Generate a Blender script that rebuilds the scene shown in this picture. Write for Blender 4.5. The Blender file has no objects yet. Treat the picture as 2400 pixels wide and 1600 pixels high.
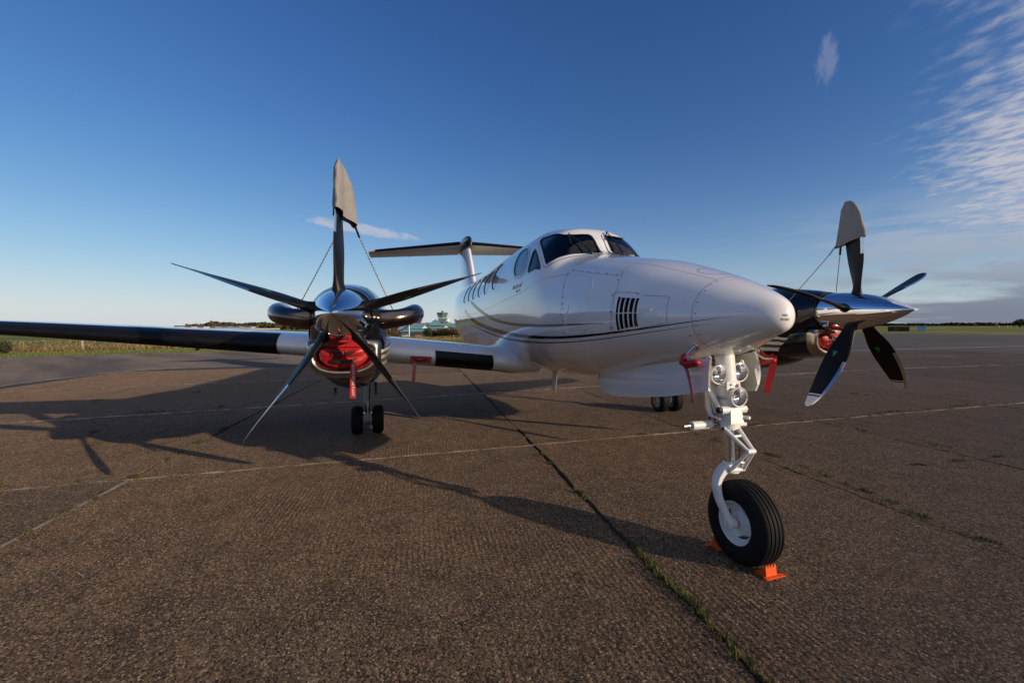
import bpy, math, random
import numpy as np
from mathutils import Vector, Matrix
R = math.radians
random.seed(7); rng = np.random.default_rng(7)
sc = bpy.context.scene
COL = sc.collection

# ---------------------------------------------------------------- camera
cd = bpy.data.cameras.new("camera"); cam = bpy.data.objects.new("camera", cd); COL.objects.link(cam)
FPX, YAW, PITCH, ROLL = 1034.864, 2.8673, -0.0289, -0.002
CAMP = np.array([1.9393, -2.3056, 1.5845])
FW = np.array([math.cos(YAW)*math.cos(PITCH), math.sin(YAW)*math.cos(PITCH), math.sin(PITCH)])
RT = np.array([math.sin(YAW), -math.cos(YAW), 0.0]); UP = np.cross(RT, FW)
RT, UP = RT*math.cos(ROLL)+UP*math.sin(ROLL), UP*math.cos(ROLL)-RT*math.sin(ROLL)
M = Matrix.Identity(4)
for i in range(3):
    M[i][0], M[i][1], M[i][2], M[i][3] = RT[i], UP[i], -FW[i], CAMP[i]
cam.matrix_world = M
cd.sensor_width = 36.0; cd.lens = FPX/2400*36; cd.clip_start = 0.05; cd.clip_end = 6000
sc.camera = cam

# ---------------------------------------------------------------- sky and sun
SUN_AZ, SUN_EL = 42.0, 14.5
sc.view_settings.view_transform = 'Standard'; sc.view_settings.look = 'None'
sc.view_settings.exposure = 0.0; sc.view_settings.gamma = 1.0
W = bpy.data.worlds.new("World"); sc.world = W; W.use_nodes = True
nt = W.node_tree; nt.nodes.clear()
def wn(t, **k):
    n = nt.nodes.new(t)
    for a, b in k.items(): setattr(n, a, b)
    return n
def wmath(op, a, b=None, c=None, clamp=False):
    n = wn('ShaderNodeMath', operation=op); n.use_clamp = clamp
    for i, x in enumerate((a, b, c)):
        if x is None: continue
        if isinstance(x, (int, float)): n.inputs[i].default_value = x
        else: nt.links.new(x, n.inputs[i])
    return n.outputs[0]
def wsmooth(x, a, b):
    n = wn('ShaderNodeMapRange', interpolation_type='SMOOTHSTEP')
    nt.links.new(x, n.inputs[0]); n.inputs[1].default_value = a; n.inputs[2].default_value = b
    return n.outputs[0]
sky = wn('ShaderNodeTexSky', sky_type='NISHITA'); sky.sun_disc = False
sky.sun_elevation = R(SUN_EL); sky.sun_rotation = R(90-SUN_AZ)
sky.altitude = 300; sky.air_density = 1.0; sky.dust_density = 0.4; sky.ozone_density = 4.0
tc = wn('ShaderNodeTexCoord'); sp = wn('ShaderNodeSeparateXYZ'); nt.links.new(tc.outputs['Generated'], sp.inputs[0])
DX, DY, DZ = sp.outputs
zz = wmath('MAXIMUM', wmath('ADD', DZ, 0.06), 0.02)
px_, py_ = wmath('DIVIDE', DX, zz), wmath('DIVIDE', DY, zz)
cb = wn('ShaderNodeCombineXYZ'); nt.links.new(px_, cb.inputs[0]); nt.links.new(py_, cb.inputs[1])
mpn = wn('ShaderNodeMapping'); mpn.inputs['Rotation'].default_value[2] = R(-62); mpn.inputs['Scale'].default_value = (1.0, 1.45, 1)
nt.links.new(cb.outputs[0], mpn.inputs[0])
def wnoise(vec, s, d=6, r=0.55, dist=0.0):
    n = wn('ShaderNodeTexNoise'); n.inputs['Scale'].default_value = s; n.inputs['Detail'].default_value = d
    n.inputs['Roughness'].default_value = r; n.inputs['Distortion'].default_value = dist
    nt.links.new(vec, n.inputs['Vector']); return n.outputs[0]
ripple = wnoise(mpn.outputs[0], 10.5, 5, 0.56, 0.12)
broad = wnoise(cb.outputs[0], 0.9, 4, 0.6)
# the cloud bank: everything east of a line in the sky plane (it carries on out of frame toward the sun)
az = wmath('ARCTAN2', DY, DX)                       # radians
edge = wmath('ADD', az, wmath('MULTIPLY', wmath('SUBTRACT', broad, 0.5), -0.55))
bank = wsmooth(edge, R(128.0), R(111.0))
bank = wmath('MULTIPLY', bank, wsmooth(az, R(-80), R(-20)))
cl = wmath('ADD', wsmooth(wmath('ADD', ripple, wmath('MULTIPLY', bank, 0.30)), 0.52, 0.98), wmath('MULTIPLY', wmath('POWER', bank, 2.0), 0.16), clamp=True)
cl = wmath('MULTIPLY', cl, bank)
cl = wmath('MULTIPLY', cl, wsmooth(DZ, -0.01, 0.10))
# low stratus on the same side
mp2 = wn('ShaderNodeMapping'); mp2.inputs['Scale'].default_value = (2.4, 2.4, 17); nt.links.new(tc.outputs['Generated'], mp2.inputs[0])
strat = wnoise(mp2.outputs[0], 1.6, 6, 0.55, 0.4)
stratx = wmath('ADD', strat, wmath('MULTIPLY', wsmooth(DZ, 0.10, 0.02), 0.16))
low = wmath('MULTIPLY', wsmooth(stratx, 0.37, 0.57), wmath('MULTIPLY', wsmooth(edge, R(139), R(119)), wsmooth(DZ, 0.26, 0.13)))
low = wmath('MULTIPLY', low, wsmooth(az, R(-80), R(-20)))
low = wmath('MULTIPLY', low, wmath('ADD', 0.62, wmath('MULTIPLY', wsmooth(DZ, 0.12, 0.02), 0.36)))
# two small fair-weather wisps
def dirv(u, v):
    d = FW + RT*(u-1200)/FPX - UP*(v-800)/FPX; return d/np.linalg.norm(d)
def wisp(u0, v0, u1, v1, wide, seed_scale, thr):
    a, b = dirv(u0, v0), dirv(u1, v1); m = (a+b)/2; m /= np.linalg.norm(m); e = (b-a); L = np.linalg.norm(e); e /= L; n = np.cross(m, e)
    def dot(vec):
        q = wn('ShaderNodeVectorMath', operation='DOT_PRODUCT'); nt.links.new(tc.outputs['Generated'], q.inputs[0]); q.inputs[1].default_value = vec; return q.outputs['Value']
    al, ac, fr = dot(e), dot(n), dot(m)
    c2 = wn('ShaderNodeCombineXYZ'); nt.links.new(wmath('MULTIPLY', al, 1.0), c2.inputs[0]); nt.links.new(wmath('MULTIPLY', ac, 2.4), c2.inputs[1])
    nz = wnoise(c2.outputs[0], seed_scale, 7, 0.6, 0.3)
    g = wmath('ADD', wmath('POWER', wmath('DIVIDE', al, L*0.56), 2.0), wmath('POWER', wmath('DIVIDE', ac, wide), 2.0))
    g = wmath('SUBTRACT', 1.0, g, clamp=True)
    g = wmath('MULTIPLY', g, wsmooth(fr, 0.5, 0.9))
    return wmath('MULTIPLY', wsmooth(wmath('ADD', nz, wmath('MULTIPLY', g, 0.55)), thr, thr+0.35), wsmooth(g, 0.0, 0.35))
w1 = wmath('MULTIPLY', wisp(680, 505, 1000, 566, 0.015, 30, 0.66), 0.70)
w2 = wmath('MULTIPLY', wisp(1948, 60, 1930, 218, 0.022, 30, 0.70), 0.22)
allc = wmath('MAXIMUM', wmath('MAXIMUM', cl, low), wmath('MAXIMUM', w1, w2))
allc = wmath('MULTIPLY', allc, 0.86)
ccol = wn('ShaderNodeMix', data_type='RGBA'); nt.links.new(wsmooth(DZ, 0.015, 0.20), ccol.inputs['Factor'])
ccol.inputs['A'].default_value = (1.35, 1.65, 2.4, 1); ccol.inputs['B'].default_value = (5.7, 5.6, 6.1, 1)
mixc = wn('ShaderNodeMix', data_type='RGBA'); nt.links.new(allc, mixc.inputs['Factor'])
def vm(op, a, b):
    n = wn('ShaderNodeVectorMath', operation=op); nt.links.new(a, n.inputs[0]); n.inputs[1].default_value = (b,)*3 if isinstance(b, float) else b; return n.outputs[0]
gm_ = wn('ShaderNodeGamma'); gm_.inputs[1].default_value = 1.18; nt.links.new(vm('MULTIPLY', sky.outputs[0], 1/4.5), gm_.inputs[0])
hs_ = wn('ShaderNodeHueSaturation'); hs_.inputs['Saturation'].default_value = 1.06; nt.links.new(vm('MULTIPLY', gm_.outputs[0], (5.3, 5.3, 5.6)), hs_.inputs['Color'])
def vv(op, a, b):
    n = wn('ShaderNodeVectorMath', operation=op); nt.links.new(a, n.inputs[0]); nt.links.new(b, n.inputs[1]); return n.outputs[0]
tone = vv('DIVIDE', vm('MULTIPLY', hs_.outputs[0], (1.12, 1.15, 1.42)), vm('ADD', vm('MULTIPLY', hs_.outputs[0], (0.0, 0.045, 0.085)), (1.0, 1.0, 1.0)))
hz_ = wn('ShaderNodeMix', data_type='RGBA'); hz_.inputs['B'].default_value = (5.9, 6.9, 7.4, 1)
nt.links.new(wmath('MULTIPLY', wmath('POWER', 2.718, wmath('MULTIPLY', wmath('MAXIMUM', DZ, 0.0), -10.5)), 0.80), hz_.inputs['Factor']); nt.links.new(tone, hz_.inputs['A'])
nt.links.new(hz_.outputs['Result'], mixc.inputs['A']); nt.links.new(ccol.outputs['Result'], mixc.inputs['B'])
bg = wn('ShaderNodeBackground'); bg.inputs[1].default_value = 0.10
nt.links.new(mixc.outputs['Result'], bg.inputs[0])
wo = wn('ShaderNodeOutputWorld'); nt.links.new(bg.outputs[0], wo.inputs[0])
sl = bpy.data.lights.new("sun", 'SUN'); sl.energy = 4.2; sl.angle = R(0.5); sl.color = (1.0, 0.80, 0.58)
so = bpy.data.objects.new("sun", sl); COL.objects.link(so)
sd = Vector((math.cos(R(SUN_EL))*math.cos(R(SUN_AZ)), math.cos(R(SUN_EL))*math.sin(R(SUN_AZ)), math.sin(R(SUN_EL))))
so.rotation_euler = sd.to_track_quat('Z', 'Y').to_euler(); so.location = sd*60

# ---------------------------------------------------------------- materials
MATS = {}
class NB:
    def __init__(s, name):
        s.m = bpy.data.materials.new(name); s.m.use_nodes = True; s.t = s.m.node_tree; s.t.nodes.clear()
        s.out = s.n('ShaderNodeOutputMaterial'); s.b = s.n('ShaderNodeBsdfPrincipled'); s.t.links.new(s.b.outputs[0], s.out.inputs[0]); MATS[name] = s.m
    def n(s, t, **k):
        n = s.t.nodes.new(t)
        for a, b in k.items(): setattr(n, a, b)
        return n
    def put(s, inp, x):
        if isinstance(x, (int, float)): inp.default_value = x
        elif isinstance(x, tuple): inp.default_value = x if len(x) == 4 or inp.type != 'RGBA' else (*x, 1)
        else: s.t.links.new(x, inp)
    def set(s, **k):
        for a, x in k.items(): s.put(s.b.inputs[a.replace('_', ' ')], x)
        return s
    def co(s, kind='Object'):
        if kind == 'P': return s.n('ShaderNodeNewGeometry').outputs['Position']
        return s.n('ShaderNodeTexCoord').outputs[kind]
    def map(s, v, scale=(1, 1, 1), rot=(0, 0, 0), loc=(0, 0, 0)):
        m = s.n('ShaderNodeMapping'); m.inputs['Scale'].default_value = scale; m.inputs['Rotation'].default_value = rot; m.inputs['Location'].default_value = loc
        s.t.links.new(v, m.inputs[0]); return m.outputs[0]
    def noise(s, v, sc_, d=4, r=0.55, o=0):
        n = s.n('ShaderNodeTexNoise'); n.inputs['Scale'].default_value = sc_; n.inputs['Detail'].default_value = d; n.inputs['Roughness'].default_value = r
        s.t.links.new(v, n.inputs['Vector']); return n.outputs[o]
    def voro(s, v, sc_, feat='F1', o='Distance', rand=1.0):
        n = s.n('ShaderNodeTexVoronoi', feature=feat); n.inputs['Scale'].default_value = sc_; n.inputs['Randomness'].default_value = rand
        s.t.links.new(v, n.inputs['Vector']); return n.outputs[o]
    def ramp(s, x, *st, mode='LINEAR'):
        r = s.n('ShaderNodeValToRGB'); r.color_ramp.interpolation = mode; e = r.color_ramp.elements
        while len(e) < len(st): e.new(0.5)
        for i, (p, c) in enumerate(st):
            e[i].position = p; e[i].color = (c, c, c, 1) if isinstance(c, (int, float)) else (*c, 1)
        s.t.links.new(x, r.inputs[0]); return r.outputs[0]
    def mix(s, f, a, b, bt='MIX'):
        m = s.n('ShaderNodeMix', data_type='RGBA', blend_type=bt); s.put(m.inputs['Factor'], f); s.put(m.inputs['A'], a); s.put(m.inputs['B'], b); return m.outputs['Result']
    def math(s, op, a, b=0.0, clamp=False):
        m = s.n('ShaderNodeMath', operation=op); m.use_clamp = clamp; s.put(m.inputs[0], a); s.put(m.inputs[1], b); return m.outputs[0]
    def bump(s, h, st=0.3, dist=0.01, prev=None):
        b = s.n('ShaderNodeBump'); b.inputs['Strength'].default_value = st; b.inputs['Distance'].default_value = dist
        s.t.links.new(h, b.inputs['Height'])
        if prev is not None: s.t.links.new(prev, b.inputs['Normal'])
        return b.outputs[0]
def simple(name, col, rough=0.5, metal=0.0, var=0.0, vs=8.0, coat=0.0, spec=0.5, rv=0.0, bump=0.0, bs=60):
    b = NB(name); c = (*col, 1)
    if var or rv:
        nz = b.noise(b.co('P'), vs, 5)
        if var: c = b.mix(b.ramp(nz, (0.35, 0.0), (0.7, 1.0)), tuple(x*(1-var) for x in col), tuple(min(1, x*(1+var*0.6)) for x in col))
        if rv: b.set(Roughness=b.ramp(nz, (0.3, max(0, rough-rv)), (0.75, rough+rv)))
    if not rv: b.set(Roughness=rough)
    b.set(Base_Color=c, Metallic=metal, Coat_Weight=coat, Coat_Roughness=0.03)
    b.b.inputs['Specular IOR Level'].default_value = spec
    if bump: b.set(Normal=b.bump(b.noise(b.co('P'), bs, 4), bump, 0.004))
    return b.m
white = simple('white_paint', (0.81, 0.81, 0.82), 0.16, 0, 0.03, 2.5, 1.0, 0.5)
radome = simple('radome_paint', (0.82, 0.81, 0.79), 0.24, 0, 0.03, 3, 0.7)
gearw = simple('gear_enamel', (0.78, 0.77, 0.74), 0.32, 0, 0.10, 30, 0.2)
black = simple('black_gloss', (0.004, 0.005, 0.010), 0.10, 0, 0, 4, 0.5, 0.3)
boot = simple('boot_rubber', (0.006, 0.006, 0.008), 0.5, 0, 0.3, 9, 0, 0.22)
gold = simple('gold_paint', (0.135, 0.092, 0.034), 0.30, 0.2, 0.05, 3, 0.25)
chrome = simple('chrome', (0.86, 0.87, 0.90), 0.035, 1, 0, 5, 0, rv=0.02)
steel = simple('brushed_metal', (0.55, 0.54, 0.52), 0.26, 1, 0.15, 30)
bronze = simple('burnt_steel', (0.23, 0.175, 0.15), 0.17, 1, 0.25, 9, rv=0.07)
lipm = simple('intake_metal', (0.56, 0.48, 0.38), 0.22, 1, 0.15, 12, rv=0.06)
tyre = simple('tyre_rubber', (0.0075, 0.0075, 0.008), 0.7, 0, 0.3, 25, 0, 0.2, bump=0.1)
bladem = simple('blade_black', (0.006, 0.0065, 0.008), 0.42, 0, 0.25, 14, 0, 0.25)
red = simple('red_vinyl', (0.42, 0.012, 0.016), 0.42, 0, 0.2, 18, bump=0.25, bs=26)
redst = simple('red_webbing', (0.40, 0.010, 0.014), 0.6, 0, 0.15, 40)
wtext = simple('white_lettering', (0.75, 0.72, 0.72), 0.6)
btext = simple('black_lettering', (0.01, 0.01, 0.012), 0.5)
rtext = simple('faded_red_lettering', (0.32, 0.10, 0.11), 0.5)
seam = simple('panel_gap', (0.16, 0.16, 0.18), 0.6)
seal = simple('window_seal', (0.012, 0.012, 0.014), 0.5)
orange = simple('orange_plastic', (0.75, 0.09, 0.005), 0.42, 0, 0.08, 30)
dark = simple('dark_void', (0.004, 0.004, 0.004), 0.8)
strapm = simple('black_webbing', (0.012, 0.011, 0.010), 0.7)
green = simple('green_mark', (0.02, 0.25, 0.06), 0.5)
lining = simple('cockpit_lining', (0.05, 0.052, 0.06), 0.7)
seatm = simple('cockpit_leather', (0.10, 0.085, 0.07), 0.5)
bladele = simple('blade_edge_metal', (0.80, 0.80, 0.80), 0.2, 1, 0.08, 20); mainw = simple('main_gear_enamel', (0.34, 0.34, 0.33), 0.4, 0, 0.3, 25); blind = simple('pale_blind', (0.72, 0.74, 0.76), 0.6); seatm2 = simple('cream_trim', (0.5, 0.42, 0.33), 0.6)
hubm = simple('hub_grey', (0.05, 0.05, 0.055), 0.4, 0.6)
b = NB('canvas'); v = b.co('P')
wv = b.noise(b.map(v, (300, 300, 300)), 1.0, 2)
b.set(Base_Color=b.mix(b.noise(v, 9, 4), (0.21, 0.20, 0.195, 1), (0.30, 0.285, 0.27, 1)), Roughness=0.85,
      Normal=b.bump(b.noise(b.map(v, (10, 10, 5)), 2.2, 3), 0.7, 0.02, b.bump(wv, 0.2, 0.001)))
canvas = b.m
b = NB('rope'); v = b.co('P'); w = b.n('ShaderNodeTexWave'); w.inputs['Scale'].default_value = 22; w.inputs['Distortion'].default_value = 2; b.t.links.new(b.map(v, (1, 1, 1.6)), w.inputs[0])
b.set(Base_Color=b.ramp(w.outputs[1], (0.35, (0.03, 0.028, 0.025)), (0.6, (0.32, 0.29, 0.24))), Roughness=0.9); rope = b.m
# glass: thin tinted pane, mirrors by fresnel and lets the rest through
def pane(name, tint, boost):
    b = NB(name); t = b.n('ShaderNodeBsdfTransparent'); t.inputs[0].default_value = (*tint, 1)
    g = b.n('ShaderNodeBsdfGlossy'); g.inputs[1].default_value = 0.015; g.inputs[0].default_value = (0.95, 0.97, 1, 1)
    f = b.n('ShaderNodeFresnel'); f.inputs[0].default_value = boost
    mx = b.n('ShaderNodeMixShader'); b.t.links.new(f.outputs[0], mx.inputs[0]); b.t.links.new(t.outputs[0], mx.inputs[1]); b.t.links.new(g.outputs[0], mx.inputs[2])
    b.t.links.new(mx.outputs[0], b.out.inputs[0]); return b.m
glass = pane('windscreen_glass', (0.42, 0.46, 0.48), 1.5)
clearp = pane('clear_pane', (0.8, 0.83, 0.84), 1.5)
cabglass = simple('cabin_window_glass', (0.42, 0.43, 0.45), 0.02, 0, 0, 4, 1.0, 0.8)  # opaque light grey base stands in for sky reflected in the panes
b = NB('lamp_lens'); v = b.co('P')
w = b.n('ShaderNodeTexWave', bands_direction='Y'); w.inputs['Scale'].default_value = 42; b.t.links.new(v, w.inputs[0])
b.set(Base_Color=(0.82, 0.84, 0.86, 1), Metallic=1.0, Roughness=0.09, Normal=b.bump(w.outputs[1], 0.35, 0.002), Coat_Weight=1.0); lens = b.m

# concrete of the apron
def concrete(name, base, dirt, groove=0.5):
    b = NB(name); v = b.co('P')
    big = b.noise(v, 0.45, 5, 0.6); mid = b.noise(v, 3.2, 5, 0.65)
    vn = b.n('ShaderNodeVectorMath', operation='ADD'); nz = b.n('ShaderNodeTexNoise'); nz.inputs['Scale'].default_value = 70; b.t.links.new(v, nz.inputs['Vector'])
    sc1 = b.n('ShaderNodeVectorMath', operation='SCALE'); b.t.links.new(nz.outputs[1], sc1.inputs[0]); sc1.inputs['Scale'].default_value = 0.008
    b.t.links.new(v, vn.inputs[0]); b.t.links.new(sc1.outputs[0], vn.inputs[1])
    c1 = b.voro(vn.outputs[0], 92, 'F1', 'Color'); d1 = b.voro(vn.outputs[0], 92, 'F1', 'Distance')
    c2 = b.voro(vn.outputs[0], 40, 'F1', 'Color'); d2 = b.voro(vn.outputs[0], 40, 'F1', 'Distance')
    fine = b.noise(v, 150, 3, 0.7); oi = b.n('ShaderNodeObjectInfo').outputs['Random']
    g1 = b.n('ShaderNodeSeparateColor'); b.t.links.new(c1, g1.inputs[0]); g2 = b.n('ShaderNodeSeparateColor'); b.t.links.new(c2, g2.inputs[0])
    stone = b.ramp(g1.outputs[0], (0.0, (0.007, 0.007, 0.007)), (0.26, (0.020, 0.015, 0.011)), (0.46, (0.094, 0.065, 0.042)), (0.68, (0.200, 0.142, 0.091)), (0.9, (0.31, 0.23, 0.152)), (1.0, (0.47, 0.38, 0.28)))
    paste = b.mix(b.ramp(mid, (0.3, 0.0), (0.72, 1.0)), dirt, base)
    col = b.mix(b.ramp(d1, (0.38, 1.0), (0.72, 0.0)), paste, stone)
    pick = b.math('MULTIPLY', b.ramp(g2.outputs[1], (0.80, 0.0), (0.83, 1.0)), b.ramp(d2, (0.25, 1.0), (0.34, 0.0)))
    big_stone = b.ramp(g2.outputs[0], (0.0, (0.025, 0.026, 0.034)), (0.5, (0.10, 0.062, 0.048)), (0.9, (0.32, 0.27, 0.21)))
    col = b.mix(pick, col, big_stone)
    col = b.mix(b.ramp(big, (0.32, 0.0), (0.70, 0.75)), col, b.mix(1.0, col, (1.22, 1.08, 0.98, 1), 'MULTIPLY'))
    col = b.mix(b.ramp(b.noise(b.map(v, (1, 1, 1), loc=(9, 4, 0)), 0.9, 6, 0.62), (0.54, 0.0), (0.76, 0.55)), col, b.mix(1.0, col, (0.62, 0.60, 0.60, 1), 'MULTIPLY'))
    col = b.mix(b.ramp(fine, (0.38, 0.85), (0.56, 0.0)), col, b.mix(1.0, col, (0.55, 0.54, 0.54, 1), 'MULTIPLY'))
    for (lx, ly, s0, lo, hi, k) in ((3.1, 7.7, 2.2, .66, .74, .45), (8.2, 1.3, .7, .60, .72, .30)):
        col = b.mix(b.ramp(b.noise(b.map(v, (1, 1, 1), loc=(lx, ly, 0)), s0, 5, .55), (lo, 0.0), (hi, k)), col, b.mix(1.0, col, (0.38, 0.37, 0.38, 1), 'MULTIPLY'))
    tm_ = b.noise(b.map(v, (0.12, 2.6, 1), (0, 0, R(8)), (2, 3, 0)), 1.0, 4, .5)
    col = b.mix(b.ramp(tm_, (0.60, 0.0), (0.72, 0.35)), col, b.mix(1.0, col, (0.55, 0.54, 0.55, 1), 'MULTIPLY'))
    col = b.mix(1.0, col, b.ramp(oi, (0.0, (.70, .71, .73)), (0.5, (.90, .89, .87)), (1.0, (1.10, 1.05, 1.0))), 'MULTIPLY')
    w = b.n('ShaderNodeTexWave', bands_direction='Y'); w.inputs['Scale'].default_value = 8.0; w.inputs['Distortion'].default_value = 0.9; w.inputs['Detail'].default_value = 1; w.inputs['Detail Scale'].default_value = 1.2
    b.t.links.new(b.map(v, (1, 1, 1), (0, 0, R(4))), w.inputs[0])
    gm = b.math('MULTIPLY', w.outputs[1], b.ramp(b.noise(v, 0.5, 3), (0.42, 0.0), (0.62, 1.0)))
    h = b.math('ADD', b.math('MULTIPLY', b.math('SUBTRACT', 1.0, d1), 0.5), b.math('MULTIPLY', fine, 0.9))
    nrm = b.bump(h, 0.9, 0.010, b.bump(gm, groove, 0.012, b.bump(mid, 0.25, 0.02)))
    b.set(Base_Color=col, Roughness=0.88, Diffuse_Roughness=1.0, Normal=nrm); b.b.inputs['Specular IOR Level'].default_value = 0.25
    return b.m
slabm = concrete('apron_concrete', (0.196, 0.139, 0.088, 1), (0.060, 0.042, 0.027, 1))
b = NB('joint_mortar'); v = b.co('P')
b.set(Base_Color=b.mix(b.ramp(b.noise(v, 9, 7, 0.75), (0.34, 0.0), (0.54, 1.0)), (0.06, 0.045, 0.032, 1), (0.235, 0.185, 0.135, 1)), Roughness=0.9, Normal=b.bump(b.noise(v, 60, 4), 0.6, 0.01)); mortar = b.m
b = NB('worn_line'); v = b.co('P')
b.set(Base_Color=b.mix(b.ramp(b.noise(v, 5, 6, 0.7), (0.38, 0.0), (0.58, 1.0)), (0.13, 0.11, 0.09, 1), (0.40, 0.345, 0.28, 1)), Roughness=0.9); linem = b.m
b = NB('joint_dirt'); v = b.co('P')
b.set(Base_Color=b.mix(b.noise(v, 20, 4), (0.02, 0.017, 0.013, 1), (0.06, 0.05, 0.036, 1)), Roughness=0.95); dirtm = b.m
b = NB('asphalt'); v = b.co('P')
streak = b.noise(b.map(b.map(v, rot=(0, 0, R(-32))), (0.035, 0.22, 1)), 1.6, 5, 0.6)
a1 = b.mix(b.ramp(streak, (0.40, 0.0), (0.60, 1.0)), (0.042, 0.033, 0.026, 1), (0.112, 0.088, 0.066, 1))
a1 = b.mix(b.ramp(b.noise(v, 60, 3), (0.4, 0.4), (0.6, 0.0)), a1, (0.03, 0.028, 0.026, 1))
b.set(Base_Color=a1, Roughness=0.9, Diffuse_Roughness=1.0, Normal=b.bump(b.noise(v, 45, 4), 0.5, 0.01)); asph = b.m
b = NB('field_grass'); v = b.co('P')
g1 = b.noise(b.map(v, (0.03, 0.012, 1)), 2.0, 6, 0.6); g2 = b.noise(v, 1.3, 5, 0.7)
c = b.mix(b.ramp(g1, (0.42, 0.0), (0.66, 1.0)), (0.14, 0.175, 0.038, 1), (0.36, 0.29, 0.11, 1))
c = b.mix(b.ramp(g2, (0.35, 0.5), (0.65, 0.0)), c, (0.075, 0.09, 0.022, 1))
b.set(Base_Color=c, Roughness=0.95, Normal=b.bump(g2, 0.6, 0.2)); b.b.inputs['Specular IOR Level'].default_value = 0.1; field = b.m
def leafy(name, c0, c1, sc_=3.0):
    b = NB(name); v = b.co('P')
    b.set(Base_Color=b.mix(b.ramp(b.noise(v, sc_, 4), (0.35, 0.0), (0.65, 1.0)), (*c0, 1), (*c1, 1)), Roughness=0.8); b.b.inputs['Specular IOR Level'].default_value = 0.15
    return b.m
grassm = leafy('verge_grass', (0.10, 0.15, 0.025), (0.18, 0.20, 0.05), 0.5)
weedm = leafy('weed_green', (0.035, 0.055, 0.010), (0.11, 0.12, 0.03), 20)
weedb = leafy('weed_brown', (0.05, 0.04, 0.018), (0.13, 0.10, 0.04), 20)
scrubm = leafy('dry_scrub', (0.09, 0.055, 0.03), (0.20, 0.135, 0.06), 0.6)
strawm = leafy('straw', (0.22, 0.165, 0.07), (0.36, 0.28, 0.13), 0.4)
woodm = leafy('bare_wood', (0.05, 0.04, 0.028), (0.115, 0.075, 0.042), 0.03)
pinem = leafy('dark_green_leaf', (0.016, 0.032, 0.012), (0.05, 0.065, 0.02), 0.3)
barkm = simple('bark', (0.06, 0.045, 0.035), 0.9)
teal = simple('teal_roofing', (0.13, 0.27, 0.29), 0.5, 0, 0.12, 0.2)
twall = simple('white_render', (0.74, 0.72, 0.68), 0.8, 0, 0.06, 0.4)
tblue = simple('tower_blue', (0.085, 0.16, 0.26), 0.5)
tglass = simple('tower_glass', (0.10, 0.20, 0.13), 0.05, 0, 0, 1, 0.5, 0.8)
wind = simple('far_window', (0.05, 0.06, 0.08), 0.1, 0, 0, 1, 0.3)
wood = simple('weathered_wood', (0.12, 0.09, 0.065), 0.9)
concp = simple('post_concrete', (0.38, 0.34, 0.28), 0.9)
shedw = simple('shed_white', (0.45, 0.45, 0.44), 0.7); shedb = simple('shed_blue', (0.20, 0.28, 0.36), 0.6); shedr = simple('shed_brown_roof', (0.15, 0.085, 0.055), 0.8)
carm = simple('orange_car_paint', (0.55, 0.18, 0.02), 0.3, 0, 0, 1, 0.5); vanw = simple('white_car_paint', (0.7, 0.7, 0.7), 0.3, 0, 0, 1, 0.5); carb = simple('dark_blue_car_paint', (0.03, 0.05, 0.12), 0.3, 0, 0, 1, 0.5)
bluep = simple('pale_blue_panel', (0.22, 0.42, 0.62), 0.5); yel = simple('yellow_marker', (0.75, 0.55, 0.05), 0.6); hutm = simple('dark_brick', (0.05, 0.035, 0.028), 0.9)

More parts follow.
